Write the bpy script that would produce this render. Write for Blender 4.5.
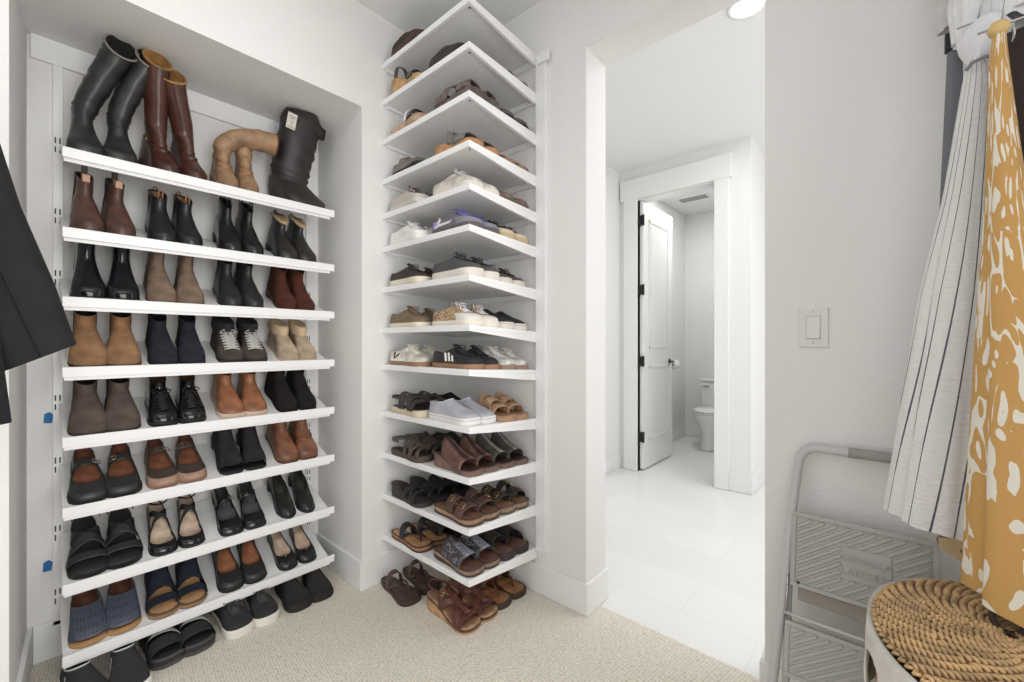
import bpy, math, random
from mathutils import Vector, Matrix, noise
random.seed(7)
for o in list(bpy.data.objects): bpy.data.objects.remove(o)
SC = bpy.context.scene
COL = SC.collection
R = math.radians
pi = math.pi

# ------------------------------------------------------------------ camera
cd = bpy.data.cameras.new('camera'); cam = bpy.data.objects.new('camera', cd); COL.objects.link(cam)
cam.location = (1.886, -1.597, 1.18); cam.rotation_euler = (R(90), 0, R(41.5))
cd.sensor_width = 36; cd.lens = 425/1024*36; cd.shift_y = 2/1024; cd.clip_start = .02
SC.camera = cam

# ------------------------------------------------------------------ light
w = bpy.data.worlds.new('world'); SC.world = w; w.use_nodes = True
w.node_tree.nodes['Background'].inputs[0].default_value = (1.0, 1.0, 1.0, 1)
w.node_tree.nodes['Background'].inputs[1].default_value = 1.02
def area(name, loc, rot, sx, sy, power, color=(1, .995, .985)):
    l = bpy.data.lights.new(name, 'AREA'); l.shape = 'RECTANGLE'; l.size = sx; l.size_y = sy; l.energy = power; l.color = color
    o = bpy.data.objects.new(name, l); COL.objects.link(o); o.location = loc; o.rotation_euler = rot
    return o
area('closet_ceiling_lamp', (1.1, -1.4, 2.76), (0, 0, 0), 1.0, 1.0, 6)
area('closet_rear_fill', (2.3, -2.6, 1.4), (R(88), 0, R(48)), 1.6, 1.8, 2.5)  # added soft fill from behind the camera, no fixture there
area('closet_side_fill', (2.75, -1.35, 1.35), (R(90), 0, R(90)), 1.3, 1.9, 14).data.spread = R(95)  # added fill beside the camera, brightens the niche and left wall
area('bathroom_ceiling_lamp', (1.6, 1.15, 2.77), (0, 0, 0), 1.2, 1.2, 12, (1, .99, .97))
area('bathroom_side_fill', (3.0, 1.2, 1.6), (R(90), 0, R(90)), 1.4, 1.6, 12, (1, .99, .98))  # added glow from the right of the bathroom, no window there
area('toilet_room_fill', (.45, 2.9, 2.77), (0, 0, 0), .3, .3, 10.0)  # added light to brighten the toilet room, no fixture there
SC.view_settings.view_transform = 'Standard'; SC.view_settings.look = 'None'
SC.view_settings.gamma = 1; SC.view_settings.use_curve_mapping = False
SC.view_settings.exposure = 0.0

# ------------------------------------------------------------------ materials
def lerp(a, b, t): return a+(b-a)*t
def lin(c):
    f = lambda v: (v/255/12.92) if v/255 <= .04045 else ((v/255+.055)/1.055)**2.4
    return (f(c[0]), f(c[1]), f(c[2]), 1)
MATS = {}
def mat(c, rough=.5, kind='plain', c2=None, scale=60, bump=.2, spec=.5, metal=0):
    key = (c, rough, kind, c2, scale, bump, metal)
    if key in MATS: return MATS[key]
    m = bpy.data.materials.new('%s_%d_%d_%d' % ((kind,)+tuple(c))); m.use_nodes = True
    nt = m.node_tree; b = nt.nodes['Principled BSDF']; L = nt.links
    b.inputs['Base Color'].default_value = lin(c); b.inputs['Roughness'].default_value = rough
    b.inputs['Metallic'].default_value = metal; b.inputs['Specular IOR Level'].default_value = spec
    def node(t, **k):
        n = nt.nodes.new(t)
        for a, v in k.items(): setattr(n, a, v)
        return n
    def bumpit(h, s=bump, d=.002):
        n = node('ShaderNodeBump'); n.inputs['Strength'].default_value = s; n.inputs['Distance'].default_value = d
        L.new(h, n.inputs['Height']); L.new(n.outputs[0], b.inputs['Normal'])
    def ramp(fac, stops, const=False):
        r = node('ShaderNodeValToRGB'); r.color_ramp.interpolation = 'CONSTANT' if const else 'LINEAR'
        e = r.color_ramp.elements
        while len(e) < len(stops): e.new(.5)
        for i, (p, cc) in enumerate(stops): e[i].position = p; e[i].color = lin(cc)
        L.new(fac, r.inputs[0]); L.new(r.outputs[0], b.inputs['Base Color']); return r
    def dark(f): return tuple(int(v*f) for v in c)
    if kind != 'plain':
        tc = node('ShaderNodeTexCoord')
        co = tc.outputs['UV'] if kind in ('stripecloth', 'ikat', 'uvweave') else tc.outputs['Object']
    if kind in ('leather', 'suede', 'wall', 'cloth', 'glossleather'):
        n = node('ShaderNodeTexNoise'); n.inputs['Scale'].default_value = scale; n.inputs['Detail'].default_value = 4
        L.new(co, n.inputs['Vector'])
        if kind == 'wall':
            bumpit(n.outputs[0], bump, .004)
        else:
            lo, hi = (.86, 1.1) if kind == 'suede' else (.94, 1.04) if kind == 'cloth' else (.82, 1.15)
            n2 = node('ShaderNodeTexNoise'); n2.inputs['Scale'].default_value = 22; L.new(co, n2.inputs['Vector'])
            ramp(n2.outputs[0], [(.3, dark(lo)), (.7, tuple(min(255, int(v*hi)) for v in c))])
            bumpit(n.outputs[0], bump)
    if kind == 'carpet':
        v = node('ShaderNodeTexVoronoi'); v.inputs['Scale'].default_value = 85
        mp = node('ShaderNodeMapping'); mp.inputs['Rotation'].default_value = (0, 0, R(8)); mp.inputs['Scale'].default_value = (1, 1.25, 1)
        v.inputs['Randomness'].default_value = .35
        L.new(co, mp.inputs[0]); L.new(mp.outputs[0], v.inputs['Vector'])
        ramp(v.outputs['Distance'], [(.25, c), (.85, c2)])
        inv = node('ShaderNodeMath', operation='SUBTRACT'); inv.inputs[0].default_value = 1; L.new(v.outputs['Distance'], inv.inputs[1])
        bumpit(inv.outputs[0], .9, .006)
    if kind == 'tile':
        br = node('ShaderNodeTexBrick'); br.inputs['Scale'].default_value = 1.0
        br.inputs['Brick Width'].default_value = .6; br.inputs['Row Height'].default_value = .3; br.inputs['Mortar Size'].default_value = .004
        br.inputs['Color1'].default_value = lin(c); br.inputs['Color2'].default_value = lin(c2); br.inputs['Mortar'].default_value = lin(dark(.975))
        L.new(co, br.inputs['Vector']); L.new(br.outputs[0], b.inputs['Base Color'])
    if kind == 'leopard':
        v = node('ShaderNodeTexVoronoi'); v.inputs['Scale'].default_value = scale; L.new(co, v.inputs['Vector'])
        ramp(v.outputs['Distance'], [(.0, c2), (.34, c)], True)
    if kind == 'pattern':
        v = node('ShaderNodeTexNoise'); v.inputs['Scale'].default_value = scale; v.inputs['Detail'].default_value = 1; L.new(co, v.inputs['Vector'])
        ramp(v.outputs[0], [(.0, c), (.5, c2), (.56, c)], True)
    if kind == 'dots':
        mp = node('ShaderNodeMapping'); mp.inputs['Scale'].default_value = (1, 1, 1); L.new(co, mp.inputs[0])
        v = node('ShaderNodeTexVoronoi'); v.inputs['Scale'].default_value = scale; v.inputs['Randomness'].default_value = .12; L.new(mp.outputs[0], v.inputs['Vector'])
        ramp(v.outputs['Distance'], [(0, c2), (.27, c)], True)
    if kind == 'knit':
        v = node('ShaderNodeTexChecker'); v.inputs['Scale'].default_value = scale; L.new(co, v.inputs['Vector'])
        v.inputs[1].default_value = lin(c); v.inputs[2].default_value = lin(c2); L.new(v.outputs[0], b.inputs['Base Color'])
    if kind == 'stripecloth':
        sx = node('ShaderNodeSeparateXYZ'); L.new(co, sx.inputs[0])
        m1 = node('ShaderNodeMath', operation='MULTIPLY'); m1.inputs[1].default_value = scale; L.new(sx.outputs[0], m1.inputs[0])
        m2 = node('ShaderNodeMath', operation='FRACT'); L.new(m1.outputs[0], m2.inputs[0])
        ramp(m2.outputs[0], [(0, c2), (.085, c)], True)
        wv = node('ShaderNodeTexNoise'); wv.inputs['Scale'].default_value = 1; wv.inputs['Detail'].default_value = 1
        mp = node('ShaderNodeMapping'); mp.inputs['Scale'].default_value = (24, 230, 1); L.new(co, mp.inputs[0]); L.new(mp.outputs[0], wv.inputs['Vector'])
        bumpit(wv.outputs[0], .7, .005)
    if kind == 'ikat':
        mp = node('ShaderNodeMapping'); mp.inputs['Scale'].default_value = (15, 11, 1); L.new(co, mp.inputs[0])
        n = node('ShaderNodeTexNoise'); n.inputs['Scale'].default_value = .9; n.inputs['Detail'].default_value = .5; L.new(mp.outputs[0], n.inputs['Vector'])
        v = node('ShaderNodeTexVoronoi'); v.inputs['Scale'].default_value = 1.0; v.inputs['Randomness'].default_value = .9
        mix = node('ShaderNodeVectorMath', operation='ADD'); ns = node('ShaderNodeVectorMath', operation='SCALE'); ns.inputs[3].default_value = 1.6
        L.new(n.outputs[1], ns.inputs[0]); L.new(mp.outputs[0], mix.inputs[0]); L.new(ns.outputs[0], mix.inputs[1]); L.new(mix.outputs[0], v.inputs['Vector'])
        s = node('ShaderNodeMath', operation='MULTIPLY'); s.inputs[1].default_value = 10; L.new(v.outputs['Distance'], s.inputs[0])
        s2 = node('ShaderNodeMath', operation='SINE'); L.new(s.outputs[0], s2.inputs[0])
        a = node('ShaderNodeMath', operation='ADD'); L.new(s2.outputs[0], a.inputs[0])
        n3 = node('ShaderNodeTexNoise'); n3.inputs['Scale'].default_value = 1.6; L.new(mp.outputs[0], n3.inputs['Vector'])
        n4 = node('ShaderNodeMath', operation='MULTIPLY'); n4.inputs[1].default_value = 2.4; L.new(n3.outputs[0], n4.inputs[0]); L.new(n4.outputs[0], a.inputs[1])
        h = node('ShaderNodeMath', operation='MULTIPLY'); h.inputs[1].default_value = .3; L.new(a.outputs[0], h.inputs[0])
        ramp(h.outputs[0], [(0, c), (.425, c2)], True)
    MATS[key] = m
    return m
def mute(c, k=.16):
    g = sum(c)/3; return tuple(int(lerp(v, g, k)) for v in c)
def leather(c, r=.42): return mat(mute(c), r, 'leather', scale=180, bump=.18)
def suede(c): return mat(mute(c), .92, 'suede', scale=260, bump=.35, spec=.15)
def patent(c): return mat(c, .14, 'glossleather', scale=30, bump=.12)
def cloth(c): return mat(c, .9, 'cloth', scale=300, bump=.3, spec=.2)
WALL = mat((233, 232, 230), .75, 'wall', scale=75, bump=.5, spec=.25)
CEIL = mat((236, 236, 235), .9, 'wall', scale=60, bump=.3)
TRIM = mat((238, 238, 236), .4)
SHELF = mat((240, 240, 240), .35)
BWALL = mat((236, 236, 234), .7, 'wall', scale=75, bump=.1)
CARPET = mat((244, 238, 226), .95, 'carpet', c2=(204, 193, 176), spec=.1)
TILE = mat((238, 238, 236), .25, 'tile', c2=(234, 233, 231))
CHROME = mat((200, 200, 200), .25, metal=1)
BRASS = mat((175, 150, 105), .35, metal=1)
DARKM = mat((40, 40, 42), .4, metal=.6)
WHITER = mat((236, 234, 228), .6); CREAM = mat((226, 217, 198), .65); BLACKR = mat((26, 25, 25), .6)
GUM = mat((152, 116, 88), .6); CORK = mat((182, 140, 98), .8, 'suede', scale=200)
BRN_IN = leather((132, 78, 52), .5); NUDE = leather((205, 178, 155), .5)

# ------------------------------------------------------------------ mesh helpers
class MB:
    def __init__(s): s.v = []; s.f = []; s.uv = {}
    def box(s, x0, x1, y0, y1, z0, z1, M=None):
        n = len(s.v); P = [(x0,y0,z0),(x1,y0,z0),(x1,y1,z0),(x0,y1,z0),(x0,y0,z1),(x1,y0,z1),(x1,y1,z1),(x0,y1,z1)]
        s.v += [tuple(M @ Vector(p)) if M else p for p in P]
        s.f += [tuple(n+i for i in q) for q in ((0,3,2,1),(4,5,6,7),(0,1,5,4),(1,2,6,5),(2,3,7,6),(3,0,4,7))]
        return s
    def prism(s, pts, z0, z1, M=None):
        n = len(s.v); k = len(pts)
        P = [(p[0], p[1], z0) for p in pts]+[(p[0], p[1], z1) for p in pts]
        s.v += [tuple(M @ Vector(p)) if M else p for p in P]
        s.f += [tuple(n+i for i in reversed(range(k))), tuple(n+k+i for i in range(k))]
        s.f += [(n+i, n+(i+1) % k, n+k+(i+1) % k, n+k+i) for i in range(k)]
        return s
    def rings(s, rs, cap0=False, cap1=False, skip=None, closed=True):
        n = len(s.v); k = len(rs[0])
        for r in rs: s.v += [tuple(p) for p in r]
        for j in range(len(rs)-1):
            for i in range(k if closed else k-1):
                if skip and skip(j, i): continue
                a = n+j*k; b = a+k; i2 = (i+1) % k
                s.f.append((a+i, a+i2, b+i2, b+i))
        def cap(off, flip):
            for i in range(k//2):
                q = [off+i, off+i+1, off+(k-i-1), off+(k-i) % k]
                q2 = []
                for t in q:
                    if t not in q2: q2.append(t)
                if len(q2) > 2: s.f.append(tuple(q2[::-1] if flip else q2))
        if cap0: cap(n, False)
        if cap1: cap(n+(len(rs)-1)*k, True)
        return s
    def tube(s, pts, r, k=6, closed=False):
        pts = [Vector(p) for p in pts]; n = len(pts); rs = []
        up = None
        for i, p in enumerate(pts):
            if closed: d = pts[(i+1) % n]-pts[i-1]
            else: d = pts[min(i+1, n-1)]-pts[max(i-1, 0)]
            if d.length < 1e-9: d = Vector((0, 0, 1))
            d.normalize()
            if up is None:
                up = Vector((0, 0, 1)) if abs(d.z) < .9 else Vector((1, 0, 0))
            a = d.cross(up)
            if a.length < 1e-6: a = d.orthogonal()
            a.normalize(); up = a.cross(d).normalized()
            rr = r[i] if isinstance(r, (list, tuple)) else r
            rs.append([p+(a*math.cos(t*2*pi/k)+up*math.sin(t*2*pi/k))*rr for t in range(k)])
        if closed: rs.append(rs[0]); s.rings(rs)
        else: s.rings(rs, True, True)
        return s
    def build(s, name, m, parent=None, smooth=False, bevel=0, label=None):
        me = bpy.data.meshes.new(name); me.from_pydata(s.v, [], s.f); me.validate(); me.update()
        o = bpy.data.objects.new(name, me); COL.objects.link(o); me.materials.append(m)
        import bmesh
        bm = bmesh.new(); bm.from_mesh(me); bmesh.ops.recalc_face_normals(bm, faces=bm.faces); bm.to_mesh(me); bm.free()
        if smooth: me.polygons.foreach_set('use_smooth', [True]*len(me.polygons))
        if bevel:
            b = o.modifiers.new('bevel', 'BEVEL'); b.width = bevel; b.segments = 2; b.limit_method = 'ANGLE'
        if parent: o.parent = parent
        if label: o['label'] = label
        return o
def thing(name, label, cat, loc=(0,0,0), rot=(0,0,0), group=None):
    o = bpy.data.objects.new(name, None); COL.objects.link(o); o.empty_display_size = .05
    o.location = loc; o.rotation_euler = rot; o['label'] = label; o['category'] = cat
    if group: o['group'] = group
    return o
def tag(o, label, cat, group=None):
    o['label'] = label; o['category'] = cat
    if group: o['group'] = group
    return o
def struct(name, mb, m, bevel=0):
    o = mb.build(name, m, bevel=bevel); o['kind'] = 'structure'; return o
def circle(c, r, n=32, nx=(1,0,0), ny=(0,1,0)):
    c = Vector(c); nx = Vector(nx); ny = Vector(ny)
    return [c+nx*(r*math.cos(i*2*pi/n))+ny*(r*math.sin(i*2*pi/n)) for i in range(n)]
def lathe(mb, prof, c=(0,0,0), n=32, sx=1, sy=1, cap0=True, cap1=True):
    mb.rings([[(c[0]+r*sx*math.cos(i*2*pi/n), c[1]+r*sy*math.sin(i*2*pi/n), c[2]+z) for i in range(n)] for r, z in prof], cap0, cap1)
    return mb
def sstep(t): t = max(0, min(1, t)); return t*t*(3-2*t)
def interp(tab, x):
    if x <= tab[0][0]: return tab[0][1]
    for (a, b), (c, d) in zip(tab, tab[1:]):
        if x <= c: return lerp(b, d, (x-a)/(c-a) if c > a else 0)
    return tab[-1][1]

# ------------------------------------------------------------------ the room
CH = 2.80
struct('floor', MB().box(-.5, 3.1, -2.9, .096, -.05, 0), CARPET)
struct('floor_bathroom', MB().box(-.3, 3.1, .096, 5.2, -.05, -.002), TILE)
struct('ceiling', MB().box(-.6, 3.1, -2.9, .17, CH, CH+.08), CEIL)
struct('ceiling_bathroom', MB().box(-.3, 3.1, .17, 5.2, CH, CH+.08), BWALL)
# left wall with its deep shoe niche
struct('wall_left', MB().box(-.12, 0, -.55, .17, 0, CH).box(-.12, 0, -1.64, -.55, 2.312, CH)
       .prism([(-.55, -2.9), (0, -2.9), (0, -1.640), (-.47, -1.6085), (-.55, -1.6085)], 0, CH), WALL)
struct('wall_niche_back', MB().box(-.55, -.47, -1.62, -.47, 0, 2.40), WALL)
struct('wall_niche_right', MB().box(-.47, -.12, -.55, -.47, 0, 2.40), WALL)
struct('ceiling_niche', MB().box(-.47, -.12, -1.64, -.55, 2.312, 2.40), WALL)
# doorway wall
struct('wall_back', MB().box(0, .903, 0, .17, 0, CH).box(.903, 1.583, 0, .17, 2.464, CH).box(1.583, 3.1, 0, .17, 0, CH), WALL)
struct('wall_right', MB().box(3.1, 3.2, -2.9, .17, 0, CH), WALL)
def base(name, boxes):
    mb = MB()
    for b in boxes: mb.box(*b, 0, .137)
    struct(name, mb, TRIM, .003)
base('baseboard_left', [(0, .014, -.564, -.001), (-.456, 0, -.564, -.55), (-.47, -.456, -1.594, -.55)])
mb = MB().prism([(-.47, -1.6085), (-.47, -1.594), (.014, -1.626), (.014, -2.9), (0, -2.9), (0, -1.640)], 0, .137)
struct('baseboard_left_pier', mb, TRIM, .003)
base('baseboard_back', [(.014, .917, -.014, 0), (.903, .917, 0, .17), (1.569, 3.1, -.014, 0), (1.569, 1.583, 0, .17)])
# bathroom beyond the doorway
struct('wall_bathroom_left', MB().box(-.15, -.03, .17, 2.12, 0, CH), BWALL)
struct('wall_bathroom_far', MB().box(-.15, .153, 2.12, 2.24, 0, CH).box(.153, .822, 2.12, 2.24, 2.51, CH).box(.822, 1.086, 2.12, 2.24, 0, CH), BWALL)
struct('wall_bathroom_passage', MB().box(.98, 1.086, 2.24, 4.1, 0, CH).box(1.086, 3.1, 3.9, 4.0, 0, CH), BWALL)
struct('wall_toilet_left', MB().box(-.15, -.06, 2.24, 4.1, 0, CH), BWALL)
struct('wall_toilet_back', MB().box(-.06, .98, 3.94, 4.05, 0, CH), BWALL)
base('baseboard_bathroom', [(-.03, -.016, .17, 2.12), (.931, 1.086, 2.106, 2.12), (1.086, 1.10, 2.106, 3.9), (-.06, -.046, 2.24, 3.926), (-.06, .98, 3.926, 3.94)])
struct('trim_1', MB().box(.02, .153, 2.095, 2.12, 0, 2.51).box(.822, .93, 2.095, 2.12, 0, 2.51).box(-.01, .95, 2.09, 2.12, 2.51, 2.70), TRIM, .003)
struct('trim_2', MB().box(.135, .153, 2.12, 2.24, 0, 2.51).box(.822, .84, 2.12, 2.24, 0, 2.51).box(.153, .822, 2.12, 2.24, 2.50, 2.51), TRIM)
# niche back: hang rail strip
struct('trim_3', MB().box(-.47, -.452, -1.60, -.56, 2.225, 2.312), SHELF, .002)

# toilet room door, swung open
d = bpy.data.objects.new('door_1', None); COL.objects.link(d); d['kind'] = 'structure'; d.location = (.158, 2.15, .012)
mb = MB(); mb.box(0, .035, 0, .70, 0, 2.485)
mb.build('door_leaf', TRIM, d, bevel=.002)
for (z0, z1) in ((.25, .95), (1.12, 2.33)):
    p = MB(); y0, y1 = .12, .58
    for a in (y0, y1-.02): p.box(.035, .041, a, a+.02, z0, z1)
    for a in (z0, z1-.02): p.box(.035, .041, y0, y1, a, a+.02)
    p.box(.035, .038, y0+.05, y1-.05, z0+.05, z1-.05)
    p.build('door_panel', TRIM, d, bevel=.002)
for z in (.30, 1.0, 1.66, 2.30):
    h = MB(); h.box(-.004, .048, -.03, -.006, z-.045, z+.045); h.tube([(.045, -.02, z-.05), (.045, -.02, z+.05)], .008, 8)
    h.build('hinge', DARKM, d)
hb = MB(); lathe(hb, [(.026, 0), (.026, .006)], n=20); hb.v = [(.035+z, .62+x, .98+y) for x, y, z in hb.v]
hb.tube([(.04, .62, .98), (.085, .62, .98), (.088, .60, .98), (.088, .52, .975)], .008, 8)
hb.build('door_handle', DARKM, d)
MB().box(-.011, -.008, 0, .02, .02, 2.47).build('hinge_gap_shade', DARKM, d)  # dark strip standing in for the shaded gap between leaf and casing

# ------------------------------------------------------------------ toilet
t = thing('toilet', 'white toilet standing against the far wall of the toilet room', 'toilet', (.40, 3.93, 0))
def tl(name, prof, n=32):
    m = MB(); m.rings([[(cx+rx*math.cos(i*2*pi/n), cy+ry*math.sin(i*2*pi/n), z) for i in range(n)] for z, cy, rx, ry, cx in prof], True, True)
    return m.build(name, mat((242, 242, 240), .15), t, True)
tl('bowl', [(0, -.42, .115, .25, 0), (.03, -.42, .11, .245, 0), (.18, -.42, .105, .22, 0), (.26, -.43, .13, .23, 0), (.33, -.45, .17, .25, 0), (.385, -.46, .185, .26, 0), (.395, -.46, .18, .255, 0)])
tl('seat', [(.397, -.46, .18, .25, 0), (.403, -.46, .19, .262, 0), (.413, -.46, .19, .262, 0), (.418, -.46, .18, .25, 0)])
tl('lid', [(.420, -.46, .18, .25, 0), (.424, -.46, .19, .262, 0), (.436, -.46, .185, .255, 0), (.445, -.46, .15, .22, 0)])
MB().box(-.20, .20, -.20, -.02, .39, .72).build('tank', mat((242, 242, 240), .15), t, bevel=.02)
MB().box(-.21, .21, -.21, -.012, .722, .755).build('tank_lid', mat((242, 242, 240), .15), t, bevel=.008)
MB().box(-.17, -.10, -.225, -.202, .66, .675).build('flush_lever', CHROME, t, bevel=.003)
MB().box(-.09, .09, -.24, -.06, .2, .39).build('tank_base', mat((242, 242, 240), .15), t, bevel=.02)
tp = thing('toilet_paper_holder', 'white toilet paper roll on left wall beside the toilet', 'toilet paper', (-.06, 3.35, .93))
m = MB(); m.rings([[Vector((.08, y, 0))+Vector((math.cos(a*pi/12)*r, 0, math.sin(a*pi/12)*r)) for a in range(24)] for y, r in ((-.05, .02), (-.05, .055), (.05, .055), (.05, .02), (-.05, .02))])
m.build('roll', mat((245, 245, 243), .9), tp, True)
MB().tube([(0, -.065, 0), (.08, -.065, 0), (.08, .065, 0), (0, .065, 0)], .006, 8).build('holder', CHROME, tp, True)
v = thing('ceiling_vent', 'white slatted air vent in the toilet room ceiling', 'vent', (.26, 3.30, CH))
m = MB(); m.box(-.16, .16, -.09, -.075, -.01, 0).box(-.16, .16, .075, .09, -.01, 0).box(-.16, -.145, -.075, .075, -.01, 0).box(.145, .16, -.075, .075, -.01, 0)
m.build('frame', TRIM, v)
m = MB()
for i in range(9): m.box(-.145, .145, -.07+i*.0165, -.062+i*.0165, -.008, -.001)
m.build('slats', mat((170, 170, 168), .6), v)
rl = thing('recessed_light', 'round recessed ceiling light glowing above the bathroom doorway', 'ceiling light', (1.383, .678, CH))
lathe(MB(), [(.09, 0), (.09, -.006), (.07, -.008), (.07, 0)], cap0=False, cap1=False).build('trim_ring', TRIM, rl, True)
em = bpy.data.materials.new('lamp_glow'); em.use_nodes = True
bs = em.node_tree.nodes['Principled BSDF']; bs.inputs['Emission Color'].default_value = (1, .97, .92, 1); bs.inputs['Emission Strength'].default_value = 14
lathe(MB(), [(.068, -.004), (.068, -.002)]).build('lens', em, rl)

# ------------------------------------------------------------------ light switch
s = thing('light_switch', 'white rocker light switch on wall right of doorway', 'light switch', (1.714, 0, 1.228))
MB().box(-.038, .038, -.006, 0, -.061, .061).build('wall_plate', mat((226, 225, 220), .35), s, bevel=.003)
MB().box(-.019, .019, -.0065, -.005, -.036, .036).build('rocker_frame', mat((200, 199, 195), .35), s)
MB().prism([(-.006, -.033), (-.013, -.033), (-.008, .033), (-.006, .033)], -.0165, .0165, Matrix(((0, 0, 1, 0), (1, 0, 0, 0), (0, 1, 0, 0), (0, 0, 0, 1)))).build('rocker', mat((228, 227, 223), .3), s)
for z in (-.048, .048):
    m = MB(); m.tube([(0, -.0068, z), (0, -.005, z)], .003, 10); m.build('screw', mat((190, 189, 185), .3), s)

# ------------------------------------------------------------------ niche shelves
ORD = ['top', 'second', 'third', 'fourth', 'fifth', 'sixth', 'seventh', 'eighth', 'ninth', 'tenth', 'eleventh', 'twelfth', 'lowest']
NZ = [1.835, 1.568, 1.336, 1.100, .866, .631, .375, .137]      # lip tops
YA, YB = -1.53, -.605
TILT = math.atan2(.10, .28)
def shelf(i, z):
    o = thing('shoe_shelf', 'slanted white shoe shelf in the niche, %s of eight from the top' % (ORD[i] if i < 7 else 'eighth and lowest'), 'shelf', (-.168, YA, z), group='slanted white shelves in the niche')
    n = YB-YA
    MXZ = Matrix(((1, 0, 0, 0), (0, 0, 1, 0), (0, 1, 0, 0), (0, 0, 0, 1)))
    # tray: profile in X-Z extruded along Y
    MB().prism([(-.004, -.030), (-.004, -.014), (-.284, .088), (-.284, .074)], .002, n-.022, MXZ).build('tray', SHELF, o)
    MB().prism([(-.008, -.034), (.004, -.035), (.006, -.002), (.002, .0), (-.006, -.004)], 0, n, MXZ).build('front_lip', SHELF, o, bevel=.0015)
    MB().prism([(-.022, -.044), (-.006, -.046), (-.006, -.034), (-.022, -.026)], .004, n-.018, MXZ).build('lower_rail', SHELF, o)
    for y in (.010, n-.036):
        MB().prism([(-.284, .035), (-.284, .074), (-.03, -.024), (-.03, -.036)], y, y+.003, MXZ).build('side_bracket', SHELF, o)
    return o
for i, z in enumerate(NZ): shelf(i, z)
for nm, y in (('left', -1.531), ('right', -.606)):
    st = thing('shelf_standard', 'tall white slotted shelf upright on the %s of the niche' % nm, 'shelf upright', (-.47, y, 0), group='slotted uprights in the niche')
    MB().box(0, .014, -.013, .013, .12, 2.225).build('channel', SHELF, st, bevel=.001)
    for z in NZ:
        for q in (0, 1):
            for dz in (.012, .046): MB().box(.0141, .0146, -.009+q*.012, -.005+q*.012, z+.05+dz, z+.05+dz+.022).build('slot', mat((50, 50, 50), .6), st)
for z, y, lab in ((.899, -1.556, 'scrap of blue painter tape on niche wall, upper one'), (.345, -1.558, 'scrap of blue painter tape on niche wall, lower one')):
    m = MB(); m.prism([(-.012, -.018), (.010, -.02), (.014, .010), (.004, .022), (-.010, .016)], 0, .0012, Matrix(((0, 0, 1, -.47), (1, 0, 0, y), (0, 1, 0, z), (0, 0, 0, 1))))
    tag(m.build('painters_tape', mat((38, 110, 170), .7)), lab, 'tape', 'blue tape scraps')

# ------------------------------------------------------------------ corner tower
TZ = [2.569, 2.386, 2.190, 1.992, 1.821, 1.656, 1.456, 1.255, 1.074, .843, .638, .434, .231]
TX, TY, DIP = .636, -.4415, .021
def tz(i, y): return TZ[i]-DIP*(y-TY)/(-TY)
def quadbox(mb, x0, x1, y0, y1, zt, zb, i):
    base_ = len(mb.v)
    P = [(x, y, (tz(i, y)-TZ[i])+z) for z in (zb, zt) for x, y in ((x0, y0), (x1, y0), (x1, y1), (x0, y1))]
    mb.v += P
    mb.f += [tuple(base_+k for k in q) for q in ((0,3,2,1),(4,5,6,7),(0,1,5,4),(1,2,6,5),(2,3,7,6),(3,0,4,7))]
for i, z in enumerate(TZ):
    o = thing('corner_shelf', 'square white corner shelf, %s of thirteen from the top' % ORD[i] if i < 12 else 'square white corner shelf, lowest of thirteen, just above carpet', 'shelf', (0, 0, z), group='corner tower shelves')
    m = MB(); quadbox(m, .002, TX, TY, -.002, 0, -.018, i); m.build('board', SHELF, o, bevel=.0015)
    m = MB(); quadbox(m, .002, TX-.0141, TY, TY+.014, -.018, -.026, i); m.build('side_edge', SHELF, o)
    # front fascia deepens towards the wall
    b0 = len(m.v); m = MB()
    zz = lambda y: tz(i, y)-TZ[i]
    P = [(TX-.014, TY, zz(TY)-.018), (TX, TY, zz(TY)-.018), (TX, -.002, zz(0)-.018), (TX-.014, -.002, zz(0)-.018),
         (TX-.014, TY, zz(TY)-.026), (TX, TY, zz(TY)-.026), (TX, -.002, zz(0)-.052), (TX-.014, -.002, zz(0)-.052)]
    m.v += P; m.f += [(0,3,2,1),(4,5,6,7),(0,1,5,4),(1,2,6,5),(2,3,7,6),(3,0,4,7)]
    m.build('front_fascia', SHELF, o, bevel=.001)
    m = MB(); m.box(.002, .016, TY+.016, -.02, -.034, -.018); m.build('wall_cleat', SHELF, o)
    m = MB(); m.box(.02, TX-.016, -.016, -.002, -.066, -.040); m.build('wall_cleat', SHELF, o)
    m = MB(); m.tube([(TX-.03, TY+.03, -.0185), (TX-.03, TY+.03, -.021)], .004, 10); m.build('screw', mat((90, 90, 90), .4), o)
m = MB().box(TX+.0, TX+.058, -.016, 0, .20, 2.54); tag(m.build('tower_upright', SHELF, bevel=.002), 'tall flat white upright board on wall beside the corner shelves', 'upright')
m = MB().box(TX+.02, TX+.085, -.03, -.016, 2.485, 2.53); tag(m.build('end_bracket', SHELF, bevel=.002), 'small white bracket at top of the corner shelf upright', 'bracket')

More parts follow.
